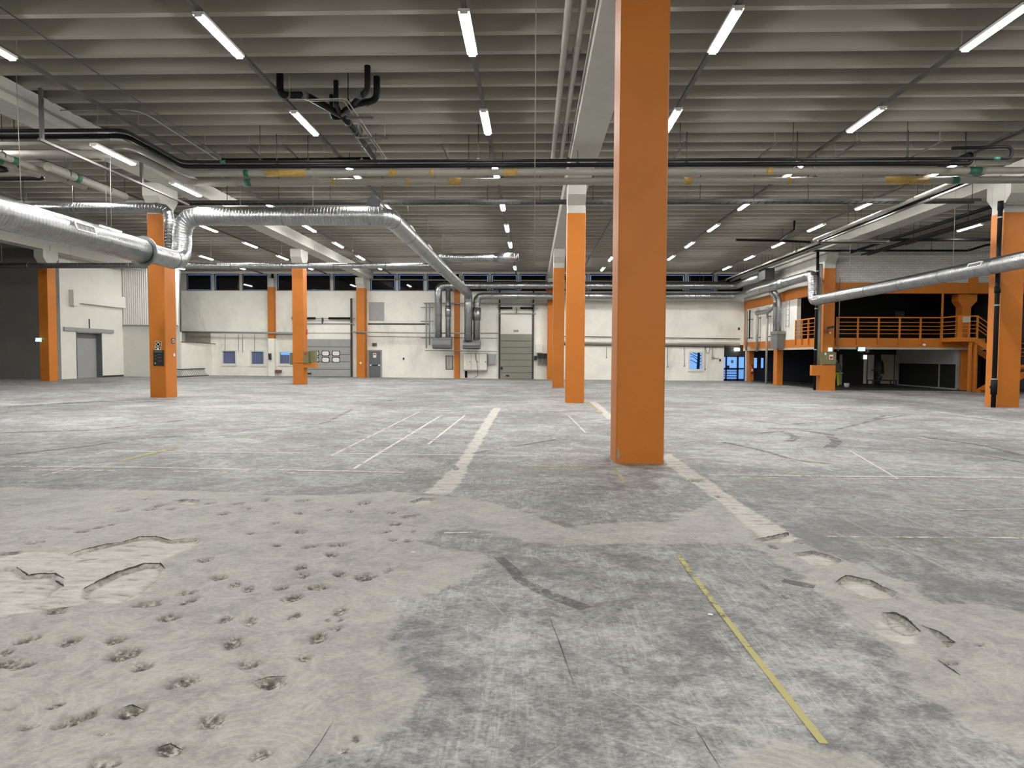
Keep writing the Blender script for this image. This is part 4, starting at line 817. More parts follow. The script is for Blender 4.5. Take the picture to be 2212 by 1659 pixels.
p3 = pipe('insulated_pipe', 'white insulated pipe with ochre tape bands next to the black pipes', [(-21, 17.7, PH), (xa_-.42, 17.7, PH), (xa_-.42, yc, PH), (22, yc, PH)], .10, 'insul', .4, hang=[(x, yc, PH) for x in (-7, -2, 3, 8, 13)])
p4 = pipe('insulated_pipe', 'rear white insulated pipe with green tape crossing before the second column', [(-21, 18.5, PH), (xa_-.85, 18.5, PH), (xa_-.85, yd, PH), (22, yd, PH)], .115, 'insul', .4, hang=[(x, yd, PH) for x in (-6, -1, 4, 9, 14)])
def bands(t_, lst, Yq, r, mat, nm='tape_band'):
    for p0_, p1_ in lst: a = PY(p0_, 372, Yq).x; b_ = PY(p1_, 372, Yq).x; MB().tube([(a, Yq, PH), (b_, Yq, PH)], r+.006, 16).build(nm, mat, t_)
bands(p3, [(575, 661), (841, 857), (929, 937), (1088, 1118), (1655, 1668)], yc, .10, 'tape_y'); bands(p4, [(718, 724), (878, 886), (970, 996), (1478, 1494), (1700, 1708), (1910, 2005)], yd, .115, 'tape_y')
bands(p1, [(477, 488), (2144, 2158)], ya, .045, 'tape_g'); bands(p3, [(528, 538), (2092, 2118)], yc, .10, 'tape_g'); bands(p4, [(530, 543), (2056, 2070)], yd, .115, 'tape_g')
for (x, ye0, ye1, r, mt, lab) in ((-14.45, 16.9, 21.0, .095, 'insul', 'short pale pipe end left of the beam over the sign column'), (-13.95, 18.7, 22.3, .13, 'insul', 'thick pale insulated pipe end beside the sign column head'), (-14.9, 16.9, 19.6, .09, 'insul', 'thin pale pipe running left of the beam above the slim duct')):
    t_ = pipe('pipe_end', lab, [(x, ye0, PH-.28), (x, ye1, PH-.28)], r, mt, hang=[(x, ye0+.8, PH-.28), (x, ye1-.9, PH-.28)])
    MB().tube([(x, ye0+1.1, PH-.28), (x, ye0+1.3, PH-.28)], r+.008, 14).build('tape_band', 'tape_g', t_)
pipe('black_pipe', 'black pipe elbow left of the roof beam over the sign column', [(-15.6, 14, PH-.2), (-15.6, 19.4, PH-.2), (-22, 19.4, PH-.2)], .055, 'blackpipe', hang=[(-15.6, 17, PH-.2)])
pipe('black_pipe', 'second black pipe elbow left of the roof beam over the sign column', [(-15.2, 14, PH-.2), (-15.2, 20.3, PH-.2), (-22, 20.3, PH-.2)], .055, 'blackpipe', hang=[(-15.2, 17, PH-.2)])
pf_ = thing('support_profile', 'pale steel profile hanging diagonally under the pipes by the left beam', 'profile', (-12.5, 15, PH-.3))
MB().box(-12.32, -12.24, 16.2, 23.3, PH-.36, PH-.30).build('profile_bar', 'rail', pf_)
for yy in (16.3, 20.5): MB().box(-12.32, -12.24, yy-.04, yy+.04, PH-.30, SOFF+.6).build('profile_hanger', 'rail', pf_)
for x, lab in ((.62, 'left white insulated pipe running along the central roof beam'), (.88, 'right white insulated pipe hugging the central roof beam')):
    t_ = pipe('beam_pipe', lab, [(x, YF+2, 8.14), (x, 21.5, 8.14)], .072, 'insul', hang=[(x, 6, 8.14), (x, 14, 8.14), (x, 20.5, 8.14)])
    for yy in (11.5, 18.2): MB().tube([(x, yy, 8.14), (x, yy+.06, 8.14)], .085, 12).build('coupling', 'greyp', t_)
# pipes along the mezzanine beam
for x, r, mt, lab in ((13.55, .075, 'insul', 'shiny white pipe along the mezzanine side, left of a pair'), (13.85, .06, 'blackpipe', 'black pipe along the mezzanine side, middle of three'), (14.1, .06, 'insul', 'thin white pipe along the mezzanine side, right of the black one')):
    pipe('side_pipe', lab, [(x, 21.8, PH), (x, 32.6+(x-13.55), PH), (17.2, 32.6+(x-13.55), PH)], r, mt, .3, hang=[(x, 24, PH), (x, 29, PH)])
for k, (x, r, mt) in enumerate(((14.7, .05, 'insul'), (14.9, .045, 'blackpipe'), (15.1, .06, 'insul'), (15.35, .075, 'insul'))):
    pipe('bundle_pipe', ('outermost thin white pipe', 'black pipe', 'second white pipe', 'thick white pipe nearest the wall')[k]+' of the bundle over the wall ducts by the mezzanine', [(x, 33.6+k*.2, 7.7), (x, 50.6-k*.15, 7.7), (x+.3 if k < 3 else x, 51.9, 7.7)], r, mt, .15, hang=[(x, 38, 7.7), (x, 43, 7.7), (x, 48, 7.7)])
pipe('window_pipe', 'thin pale pipe running in front of the high windows to the mezzanine corner', [(-12.9, YB-.25, PY(900, 604, YB-.25).z), (14.3, YB-.25, PY(1560, 609, YB-.25).z)], .05, 'insul', hang=[(x, YB-.25, 7.7) for x in (-8, -3, 4, 7, 13)])
pipe('black_pipe', 'black pipe crossing above the white brick wall', [(14.6, 37.3, 7.72), (24, 37.3, 7.72), (24.4, 36.4, 7.9), (27, 36.4, 7.9)], .06, 'blackpipe', .2, hang=[(18, 37.3, 7.72), (22, 37.3, 7.72)])
pipe('black_pipe', 'black pipe crossing under the mezzanine beam before the brick wall', [(17.2, 33.2, 7.6), (28, 33.2, 7.6)], .07, 'blackpipe', hang=[(19, 33.2, 7.6), (23, 33.2, 7.6)])
pipe('black_pipe', 'long black pipe slanting along the right side of the mezzanine beam', [(17.4, 24.8, 7.55), (17.4, 36.8, 7.55)], .075, 'blackpipe', hang=[(17.4, 27, 7.55), (17.4, 32, 7.55)])
pipe('valve_pipe', 'black valve pipe with a side branch under the ribs near the mezzanine bundle', [PZ(1590, 518, 7.9), PZ(1690, 520, 7.9), PZ(1750, 523, 7.9)], .06, 'blackpipe', hang=[tuple(PZ(1690, 520, 7.9))])
pipe('valve_pipe', 'short slanting black branch pipe under the ribs near the mezzanine bundle', [PZ(1686, 518, 7.9), PZ(1716, 495, 7.9), PZ(1716, 495, 7.9)+Vector((0, 0, .4))], .055, 'blackpipe', .1)
# drain tree below the ribs
DZ = 7.98
dt = thing('drain_pipes', 'black branching drain pipes under the ribs between two light rails', 'pipe', (*PZ(735, 250, DZ).xy, DZ-.1))
up = Vector((0, 0, .5)); D_ = lambda x, y, z=DZ: PZ(x, y, z)
for pts, r in (([D_(808, 343), D_(760, 275), D_(735, 245)], .085), ([D_(735, 248), D_(690, 222), D_(660, 206), D_(605, 206), D_(605, 206)+up], .085), ([D_(735, 248), D_(768, 224), D_(800, 220), D_(814, 212), D_(814, 212)+up], .08), ([D_(766, 222), D_(790, 198), D_(794, 190), D_(794, 190)+up], .07),
               ([D_(733, 243), D_(727, 228), D_(726, 220), D_(726, 220)+up], .06), ([D_(735, 254), D_(722, 256), D_(716, 248), D_(716, 248)+up], .05), ([D_(806, 343), D_(700, 345), D_(480, 346)], .06)):
    MB().tube(bend(pts, .18, 4), r, 12).build('pipe_run', 'blackpipe', dt)
for x, y in ((786, 312), (765, 282), (751, 265), (748, 240), (625, 206), (658, 206), (792, 222), (776, 205)):
    c = D_(x, y); MB().tube([c+Vector((-.03, -.05, 0)), c+Vector((.03, .05, 0))], .092, 12).build('pipe_clip', 'rail', dt)
for x, y in ((786, 312), (748, 262), (625, 206), (700, 345), (560, 345)): c = D_(x, y); MB().tube([c, c+Vector((0, 0, .9))], .01, 6).build('hanger_rod', 'wire', dt)
for pts in ([(665, 215), (748, 213), (835, 343)], [(668, 218), (742, 217), (832, 345)]):
    pipe('thin_tube', ('thin pale tube farther from' if pts[0][0] == 665 else 'thin pale tube closer to')+' the black drain pipe, of a parallel pair', [D_(x, y, 7.9) for x, y in pts], .016, 'insul' if 0 else 'wire', .1, 'tube', grp='thin tubes beside the drain', hang=[tuple(D_(752, 218, 7.9))])
# strut rails
for (x0_, y0_), (x1_, y1_), lab in (((1480, 307), (1464, 345), 'beside the foremost column'), ((1678, 307), (1635, 345), 'left of the middle light rail'), ((1857, 305), (1803, 343), 'right of the middle light rail'), ((2038, 303), (1966, 343), 'between two long struts near the mezzanine'), ((2184, 288), (2070, 345), 'beside the black pipe return loop'), ((955, 312), (967, 345), 'left of the short rail lights'), ((612, 313), (652, 345), 'near the black drain pipe foot'), ((535, 317), (565, 339), 'above the black pipe bend'), ((437, 312), (490, 346), 'beside the thin ceiling cable')):
    a, b_ = D_(x0_, y0_, 8.05), D_(x1_, y1_, 8.05); b_.x = a.x
    t_ = thing('strut_rail', 'short dark steel strut under the ribs '+lab, 'strut', a); MB().bar(a, b_, .05, .04).build('strut_bar', 'rail', t_)
    for q in (.1, .9): c = a.lerp(b_, q); MB().tube([c, c+Vector((0, 0, .75))], .01, 6).build('hanger_rod', 'wire', t_)
for (x0_, y0_), (x1_, y1_), lab in (((748, 255), (806, 254), 'upper'), ((768, 298), (838, 298), 'lower')):
    a, b_ = D_(x0_, y0_, 7.85), D_(x1_, y1_, 7.85); t_ = thing('strut_rail', lab+' short cross strut carrying the thin tubes beside the drain', 'strut', a); MB().bar(a, b_, .06, .04).build('strut_bar', 'rail', t_)
    for q in (.1, .9): c = a.lerp(b_, q); MB().tube([c, c+Vector((0, 0, .9))], .01, 6).build('hanger_rod', 'wire', t_)
# ceiling cable and hanging wires
def wire(lab, pts, r=.012, mat='wire'): return tag(MB().tube(pts, r, 6).build('hanging_wire', mat), lab, 'wire')
wire('long thin wire hanging from the roof in the aisle left of the central beam', [(0.02, 9.5, RIB+.3), (0.02, 9.5, PY(1150, 575, 9.5).z)], .006)
wire('thin wire hanging beside the left roof beam above the big duct', [tuple(PY(38, 280, 15.5).xy)+(RIB+.3,), PY(46, 440, 15.5)], .007)
wire('thin wire hanging beside the sign column above the big duct', [tuple(PY(228, 420, 20).xy)+(RIB+.3,), PY(231, 505, 20)], .007)
tag(MB().tube([(D_(0, 15, 8.36)), D_(480, 342, 8.36)], .012, 6).build('ceiling_cable', 'cable'), 'thin dark cable slanting under the ribs towards the black pipe bend', 'cable')
tag(MB().tube(bend([D_(130, 238, 8.3), D_(300, 236, 8.3), D_(470, 345, 8.3)], .6), .016, 6).build('ceiling_cable', 'wire'), 'thin pale cable under the ribs turning beside the left light rail', 'cable')
# ================================================================== CABLE LADDER
ZT = PY(1150, 436, 24.7).z
tr_ = thing('cable_ladder', 'black cable ladder crossing the whole hall behind the second column row', 'cable tray', (0, 24.7, ZT))
for yy in (24.55, 24.95): MB().box(-30, 16.2, yy-.015, yy+.015, ZT-.04, ZT+.05).build('side_rail', 'blackmetal', tr_)
rg = None
for k in range(168):
    x = -29.9+k*.275
    if rg is None: rg = MB().box(x-.012, x+.012, 24.55, 24.95, ZT-.02, ZT).build('rung', 'blackmetal', tr_); rx0 = x
    else: o = bpy.data.objects.new('rung', rg.data); COL.objects.link(o); o.parent = tr_; o.location = (x-rx0, 0, 0)
for k in range(24): x = -29+k*1.95; MB().tube([(x, 24.53, ZT), (x, 24.53, RIB+.3)], .014, 6).build('hanger_rod', 'blackmetal', tr_)
tag(MB().box(-28, -12, 24.62, 24.72, ZT+.006, ZT+.07).build('cable_bundle', 'cable'), 'dark cable bundle lying in the left part of the cable ladder', 'cable')
tr2 = thing('cable_ladder', 'second cable ladder running beside the black pipe towards the brick wall', 'cable tray', (18.4, 30, 7.5))
for xx in (18.25, 18.6): MB().box(xx-.015, xx+.015, 24.8, 37.4, 7.46, 7.55).build('side_rail', 'blackmetal', tr2)
for k in range(42): MB().box(18.25, 18.6, 24.9+k*.3-.012, 24.9+k*.3+.012, 7.47, 7.49).build('rung', 'blackmetal', tr2)
for yy in (25.6, 29, 33, 36.5): MB().tube([(18.6, yy, 7.5), (18.6, yy, RIB+.3)], .014, 6).build('hanger_rod', 'blackmetal', tr2)
# ================================================================== MEZZANINE
FX, FY = 16.5, 38.3                      # faces towards the hall
ZD0, ZD1, ZU0, ZU1 = 2.40, 2.92, 5.46, 6.07
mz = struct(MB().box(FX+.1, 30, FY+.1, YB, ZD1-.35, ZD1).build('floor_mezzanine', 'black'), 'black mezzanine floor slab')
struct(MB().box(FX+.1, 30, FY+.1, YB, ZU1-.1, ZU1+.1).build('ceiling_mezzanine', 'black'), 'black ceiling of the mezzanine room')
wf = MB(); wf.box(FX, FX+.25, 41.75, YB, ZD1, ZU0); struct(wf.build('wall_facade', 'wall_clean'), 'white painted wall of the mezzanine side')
struct(MB().box(FX+.02, FX+.27, FY+.3, YB, ZU1, RIB+.34).build('wall_facade_upper', 'white_conc'), 'white wall above the orange beam on the mezzanine side')  # darker paint than the wall below stands in for the pipe bundle's shade
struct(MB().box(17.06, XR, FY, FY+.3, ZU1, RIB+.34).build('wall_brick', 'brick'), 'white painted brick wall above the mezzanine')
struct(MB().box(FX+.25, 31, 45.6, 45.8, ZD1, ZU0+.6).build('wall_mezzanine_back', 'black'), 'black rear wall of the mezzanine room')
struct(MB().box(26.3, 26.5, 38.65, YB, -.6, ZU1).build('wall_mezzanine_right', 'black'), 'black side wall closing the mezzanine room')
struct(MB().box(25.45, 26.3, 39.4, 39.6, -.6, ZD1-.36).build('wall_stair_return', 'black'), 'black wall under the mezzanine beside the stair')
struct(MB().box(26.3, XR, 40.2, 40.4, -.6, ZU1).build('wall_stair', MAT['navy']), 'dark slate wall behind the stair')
struct(MB().box(FX+.25, 16.9, 45.5, YB, -.6, 0).build('trim_90', 'darkfloor'), 'dark threshold strip') if 0 else None
for nm, bx_, lab in (('fascia_beam', (17.06, 25.7, FY-.08, FY+.25, ZD0, ZD1), 'orange fascia beam below the front mezzanine railing'), ('fascia_beam', (FX-.06, FX+.22, FY+.25, 44.55, ZD0, ZD1), 'orange fascia beam along the mezzanine side near the corner column'), ('fascia_beam', (FX-.06, FX+.22, 45.5, YB-.3, ZD0, ZD1), 'orange fascia beam along the mezzanine side near the exit door'),
                     ('lintel_beam', (17.06, 31.0, FY-.06, FY+.3, ZU0, ZU1), 'orange lintel beam below the white brick wall'), ('lintel_beam', (FX-.06, FX+.22, FY+.25, YB-.3, ZU0, ZU1), 'orange lintel beam along the mezzanine side under the duct')):
    tb = thing(nm, lab, 'beam', ((bx_[0]+bx_[1])/2, (bx_[2]+bx_[3])/2, bx_[4]), 'orange mezzanine beams'); MB().box(*bx_).build('beam_body', 'orange', tb)
    if nm == 'fascia_beam': MB().box(bx_[0], bx_[1], bx_[2]+.02, bx_[3]-.02, bx_[4]-.13, bx_[4]).build('lower_strip', 'beige', tb)
# facade columns
column(16.38, 16.8, 44.6, 45.25, 'slim orange column under the mezzanine side carrying duct risers', zt=ZD1, corb=False, top=ZD1)
column(16.72, 17.1, 51.3, 51.85, 'slim orange column beside the glass exit door with a fire extinguisher', zt=ZD1, corb=False, top=ZD1)
for yy, lab in ((44.6, 'upper orange pilaster behind the duct risers on the mezzanine side'), (51.4, 'upper orange pilaster at the mezzanine inner corner')):
    tag(MB().box(FX-.05, FX-.001, yy, yy+.4, ZD1+.001, ZU0-.001).build('facade_pilaster', 'orange'), lab, 'pilaster')
for yy, lab in ((45.25, 'the slim column with the risers'), (51.85, 'the column by the exit door')):
    pass
# inner column with corbels above the stair platform
xa_, xb_ = PY(2078, 700, 38.6).x, PY(2097, 700, 38.6).x
ci = thing('concrete_column', 'orange column with flared corbel head behind the stair platform', 'column', (xa_, 38.6, ZD1), 'orange painted columns')
MB().box(xa_, xb_, 38.62, 39.2, ZD1, ZU0+.02).build('painted_shaft', 'orange', ci)
zc0, zc1 = PY(2085, 663, 38.6).z, PY(2085, 650, 38.6).z
MB().prism([(xa_-.25, 38.61, ZU0), (xa_-.25, 38.61, zc1), (xa_, 38.61, zc0), (xb_, 38.61, zc0), (xb_+.32, 38.61, zc1), (xb_+.32, 38.61, ZU0)], (0, .6, 0)).build('corbel', 'orange', ci)
tag(MB().box(xa_+.05, xb_+.05, FY-.12, FY-.062, ZU0+.01, PY(2085, 566, 38.3).z).build('facade_pilaster', 'orange'), 'orange pilaster rising into the white brick wall above the stair platform', 'pilaster')
# railings
RZ = [PY(1900, y, 38.2).z for y in (686, 696.5, 704.5, 712.5, 721)]
def railing(lab, pts, nposts, zbase=ZD0+.15):
    t_ = thing('railing', lab, 'railing', (pts[0][0], pts[0][1], zbase), 'orange mezzanine railings')
    a, b_ = Vector((*pts[0], 0)), Vector((*pts[1], 0))
    for k in range(nposts+1):
        p = a.lerp(b_, k/nposts); MB().box(p.x-.045, p.x+.045, p.y-.03, p.y+.03, zbase, RZ[0]+.03).build('post', 'orange', t_)
    for i, z in enumerate(RZ):
        up_ = Vector((0, 0, z)); MB().bar(a+up_, b_+up_, .05, .07 if i == 0 else .035).build('rail', 'orange', t_)
    return t_
xr0, xr1 = PY(1809, 700, 38.12).x, PY(2035, 700, 38.12).x
railing('orange railing along the front edge of the mezzanine', ((xr0, FY-.14), (xr1, FY-.14)), 5)
railing('short orange railing on the mezzanine side left of the corner column', ((FX-.11, 41.6), (FX-.11, 38.75)), 3)
xp1 = PY(2112, 700, 36.6).x
railing('orange railing on the left edge of the stair platform', ((xr1, FY-.2), (xr1, 36.65)), 1, ZD1-.1)
rp = railing('orange railing on the front edge of the stair platform with a notice', ((xr1+.1, 36.62), (xp1, 36.62)), 2, ZD1-.1)
q = PY(2088, 689, 36.55); MB().box(q.x-.2, q.x+.2, 36.55, 36.565, q.z-.18, q.z+.14).build('notice', 'beige', rp)
tag(MB().box(xr1-.04, xr1+.04, FY-.2, FY-.12, RZ[0]+.03, ZU0).build('steel_post', 'orange'), 'thin orange post from the railing corner up to the lintel beam', 'post')
# stair
stt = thing('stair', 'orange two-flight steel stair rising to the mezzanine platform behind the drainpipe column', 'stair', (xp1, 36, fzf(xp1, 36)))
MB().box(xr1-.02, xp1+.02, 36.55, FY-.09, ZD1-.22, ZD1).build('platform', 'orange', stt)
fl = fzf(25, 36.5); zm = 1.45; rise = .185; n1 = 8; run = 2.1/n1; xl = xp1+2.1
for y_ in (36.6, 37.75): MB().bar((xp1-.1, y_, ZD1-.12), (xl+.1, y_, zm-.12), .05, .30).build('stringer', 'orange', stt)
for k in range(n1): z_ = ZD1-(k+1)*(ZD1-zm)/n1; x_ = xp1+run*(k+.5); MB().box(x_-run*.55, x_+run*.55, 36.62, 37.73, z_-.03, z_).build('tread', 'orange', stt)
MB().box(xl, xl+1.3, 35.2, 37.8, zm-.15, zm).build('landing', 'orange', stt)
for y_ in (35.25, 36.4): MB().bar((xp1-.05, y_, fl+.02), (xl+.1, y_, zm-.12), .05, .28).build('stringer', 'orange', stt)
for k in range(7): z_ = fl+(k+1)*(zm-fl)/8; x_ = xp1+.1+(2.0/7)*(k+.5); MB().box(x_-.16, x_+.16, 35.27, 36.38, z_-.03, z_).build('tread', 'orange', stt)
for i, z in enumerate(RZ[:4]):
    dz_ = z-ZD1; MB().bar((xp1, 36.6, ZD1+dz_), (xl, 36.6, zm+dz_), .04, .05 if i == 0 else .035).build('handrail', 'orange', stt); MB().bar((xl, 36.6, zm+dz_), (xl+1.3, 36.6, zm+dz_), .04, .04).build('handrail', 'orange', stt)
for x_ in (xl+.05, xl+1.25): MB().box(x_-.04, x_+.04, 36.55, 36.65, fl-.05, zm+RZ[0]-ZD1).build('post', 'orange', stt)
for px in (2094, 2105): xx = PY(px, 800, 36.7).x; MB().box(xx-.06, xx+.06, 36.64, 36.76, fzf(xx, 36.7)-.02, ZD1-.22).build('post', 'orange', stt)
# drain pipes at the corner columns
def vpipe(lab, px, Y, z0, z1, r, mat, clips=()):
    x = PY(px, 780, Y).x; t_ = thing('downpipe', lab, 'pipe', (x, Y, z0)); MB().tube([(x, Y, z0), (x, Y, z1)], r, 12).build('pipe_run', mat, t_)
    for z in clips: MB().tube([(x, Y, z), (x, Y, z+.06)], r+.02, 12).build('pipe_clip', 'greyp' if mat != 'insul' else 'insul', t_)
    return t_, x
zt_ = PY(2165, 440, 23.25).z
x = PY(2152, 700, 23.28).x; z0_ = fzf(x, 23.3)
dp = thing('downpipe', 'black drainpipe with collars on the broad orange column', 'pipe', (x, 23.28, z0_))
MB().tube([(x, 23.28, z0_), (x, 23.28, zt_)], .075, 14).build('pipe_run', 'blackpipe', dp)
for z in (1.05, 3.6, 4.9, 6.6): MB().tube([(x, 23.28, z), (x, 23.28, z+.05)], .082, 14).build('pipe_clip', 'greyp', dp)
for z, h_, r_ in ((.45, .5, .10), (3.95, .22, .095), (zt_-.3, .3, .09)): MB().tube([(x, 23.28, z0_+z), (x, 23.28, z0_+z+h_)], r_, 14).build('collar', 'blackpipe', dp)
MB().tube([(x-.12, 23.28, z0_+.7), (x, 23.28, z0_+.7)], .05, 10).build('cleaning_cap', 'blackpipe', dp)
MB().tube(bend([(x+.1, 23.3, zt_-.15), (x+.1, 23.3, zt_), (x+2.5, 23.3, zt_)], .1), .05, 10).build('white_branch', 'insul', dp)
zfl = fzf(16.3, 37.5)
vpipe('black drainpipe left of the mezzanine corner column', 1761, 37.6, zfl, 7.7, .075, 'blackpipe', (2.2, 4.5, 6.6))
vpipe('white pipe between the black drainpipe and the mezzanine corner column', 1768, 37.64, PY(1778, 789, 37.3).z, 7.04, .105, 'insul')
vpipe('thin white pipe hanging at the left end of the front mezzanine railing', 1810, FY-.22, PY(1812, 758, 38).z, PY(1814, 600, 38).z, .025, 'insul')[0]
q = bpy.data.objects['downpipe.003'] if 'downpipe.003' in bpy.data.objects else None
if q: MB().box(q.location.x-.02, q.location.x+.02, FY-.22, FY-.061, ZU0+.2, ZU0+.24).build('bracket', 'insul', q)
# orange guard block and olive cabinet on the corner column
a = PY(1749, 811, 37.5); b_ = PY(1799, 789, 37.5)
gb = thing('guard_block', 'orange L-shaped plinth at the foot of the mezzanine corner column', 'block', ((a.x+b_.x)/2, 37.6, zfl))
MB().box(a.x, b_.x+.02, 37.2, 37.5, a.z, b_.z).build('shelf', 'orange', gb); MB().box(PY(1767, 830, 37.5).x, b_.x+.02, 37.2, 37.79, zfl-.03, a.z).build('foot', 'orange', gb)
a = PY(1774, 787.5, 37.3); b_ = PY(1806.5, 760.5, 37.3)
cb = thing('olive_cabinet', 'olive cabinet with fire sign on the mezzanine corner column', 'cabinet', (a.x, 37.4, a.z)); MB().box(a.x, b_.x, 37.3, 37.79, a.z, b_.z).build('body', 'olive', cb)
dd = MB().box(a.x+.16, b_.x-.03, 37.275, 37.3, a.z+.03, b_.z-.03).build('cabinet_door', 'olive', cb); s_ = MB().box(a.x+.42, a.x+.63, 37.26, 37.275, a.z+.28, a.z+.55).build('fire_sign', 'white', dd); MB().box(a.x+.45, a.x+.60, 37.25, 37.26, a.z+.32, a.z+.46).build('red_mark', 'red', dd)
MB().box(a.x+.17, a.x+.25, 37.265, 37.275, b_.z-.17, b_.z-.04).build('sticker', 'white', dd)
def exit_sign(lab, px0, px1, py0, py1, Y, mat='glow_sign'):
    a = PY(px0, py1, Y); b_ = PY(px1, py0, Y); t_ = thing('exit_sign', lab, 'sign', (a.x, Y, a.z)); w_ = b_.x-a.x; h_ = b_.z-a.z
    MB().box(a.x, b_.x, Y, Y+.06, a.z, b_.z).build('sign_body', mat, t_)
    g = MB(); y = Y-.006; cx, cz = a.x+w_*.36, a.z+h_*.5   # running figure, door and arrow
    g.box(cx-.02, cx+.03, y, Y, cz+h_*.2, cz+h_*.36); g.bar((cx, y+.003, cz+h_*.16), (cx-.05*w_/.3, y+.003, cz-h_*.05), .05, .006); g.bar((cx-.02, y+.003, cz-h_*.05), (cx+.09*w_/.3, y+.003, cz-h_*.3), .04, .006); g.bar((cx-.03, y+.003, cz-h_*.05), (cx-.12*w_/.3, y+.003, cz-h_*.3), .04, .006)
    g.box(a.x+w_*.62, a.x+w_*.86, y, Y, a.z+h_*.15, a.z+h_*.85); g.build('pictogram', 'sign_white', t_)
    return t_
exit_sign('lit exit sign above the olive cabinet on the mezzanine corner column', 1790, 1798, 751, 759, 37.72)
es = exit_sign('lit exit sign hanging under the front mezzanine beam', 1854, 1869, 750, 758.5, 38.1); q = PY(1861, 748, 38.1); MB().box(q.x-.22, q.x+.22, 38.11, 38.3, q.z-.03, ZD0-.14).build('hanger', 'blackmetal', es)
es = exit_sign('small lit exit sign beside the column next to the dark sliding door', 77, 88, 730, 738, 37.65); MB().box(es.location.x+.1, -28.7, 37.7, 37.81, es.location.z+.05, es.location.z+.1).build('bracket', 'blackmetal', es)
q = PY(1793, 707, 37.7); cm_ = thing('wall_camera', 'black camera and red lamp on the mezzanine corner column', 'camera', (q.x, 37.7, q.z-.2)); MB().bar((q.x-.2, 37.6, q.z-.05), (q.x+.12, 37.45, q.z+.02), .12, .12).build('body', 'black', cm_); MB().box(q.x-.22, q.x-.14, 37.6, 37.79, q.z-.3, q.z-.1).build('bracket', 'rust', cm_); MB().box(q.x-.02, q.x+.06, 37.7, 37.79, q.z-.35, q.z-.27).build('lamp', 'white', cm_)
q = PY(1944, 678, 45.5); tag(MB().box(q.x-.3, q.x+.3, 45.5, 45.59, q.z-.18, q.z+.18).build('wall_plate', 'hood'), 'grey plate on the black rear wall of the mezzanine room', 'panel')
tag(MB().box(FX+1, FX+1.05, 41, 44, ZD1, ZD1+.9).build('low_cabinet', 'shadewall'), 'dark low cabinet behind the mezzanine railing', 'cabinet') if 0 else None
q = PY(1997.5, 745, 38.15); tag(MB().tube([(q.x, FY-.14, q.z), (q.x, FY-.081, q.z)], .07, 14).build('smoke_alarm', 'white'), 'small round white detector on the front fascia beam', 'detector')
# duct risers on the facade
xq = FX-.35
for yy, lab, r in ((44.4, 'front riser duct on the mezzanine side ending in a grey box', .16), (43.75, 'rear riser duct beside the grey box on the mezzanine side', .14)):
    duct('riser_duct', lab, [(XS+.25, yy, zl_-.25), (xq, yy, zl_-.75), (xq, yy, 3.3)], r, .25, seg=18, couplings=False)
duct('side_duct', 'short duct elbow reaching left from the risers on the mezzanine side', [(xq-.1, 44.2, PX(1690, 655, xq).z), (xq-.1, 45.4, 4.9), (xq-.1, 47.8, 4.95)], .15, .3, seg=18, couplings=False)
bx_ = thing('air_box', 'grey sheet metal box at the foot of the riser ducts', 'box', (xq, 44.1, 2.3)); MB().box(xq-.2, FX-.061, 43.5, 44.58, 2.35, 3.3).build('body', 'hood', bx_); MB().box(xq-.25, FX-.061, 43.4, 44.59, 3.3, 3.5).build('cap', 'steel', bx_)
tag(MB().box(XS-.32, XS+.3, 43.9, 45.15, zu-.3, zu+.42).build('dark_plenum', 'blackmetal'), 'dark plenum box where the upper wall duct ends by the mezzanine', 'box')
for yy, r, mt, lab, zb_ in ((50.6, .09, 'insul', 'white pipe dropping beside the mezzanine inner corner', 2.3), (49.9, .05, 'blackpipe', 'thin black pipe beside the white one at the mezzanine inner corner', 3.2), (48.2, .1, 'insul', 'white pipe down the mezzanine side left of the riser ducts', 2.2), (46.2, .08, 'insul', 'white pipe down to the floor beside the slim column with risers', fzf(16, 46))):
    t_ = thing('downpipe', lab, 'pipe', (xq+.1, yy, zb_)); MB().tube([(xq+.1, yy, zb_), (xq+.1, yy, 5.3)], r, 10).build('pipe_run', mt, t_)
    for z in (3.2, 4.6): MB().box(xq+.1, FX-.001, yy-.03, yy+.03, z, z+.05).build('bracket', 'blackmetal', t_)
gl = thing('wall_ladder', 'small grey cat ladder on the white mezzanine side wall', 'ladder', (xq, 42.9, 3.6))
for yy in (42.6, 43.1): MB().bar((xq+.2, yy, 3.7), (xq+.2, yy, 5.4), .03, .03).build('stile', 'greyp', gl)
for k in range(5): MB().bar((xq+.2, 42.6, 3.8+k*.35), (xq+.2, 43.1, 3.8+k*.35), .025, .025).build('rung', 'greyp', gl)
q = PY(1612, 798, 51.2); fe = thing('fire_extinguisher', 'red fire extinguisher on the slim orange column by the exit door', 'extinguisher', (16.9, 51.2, q.z-.3)); MB().tube([(16.9, 51.2, q.z-.35), (16.9, 51.2, q.z+.2), (16.9, 51.2, q.z+.3)], lambda i: (.09, .09, .03)[i], 14).build('cylinder', 'red', fe); MB().box(16.85, 16.98, 51.12, 51.2, q.z+.3, q.z+.36).build('handle', 'black', fe); MB().box(16.84, 16.96, 51.095, 51.11, q.z-.15, q.z+.05).build('label_plate', 'white', fe)
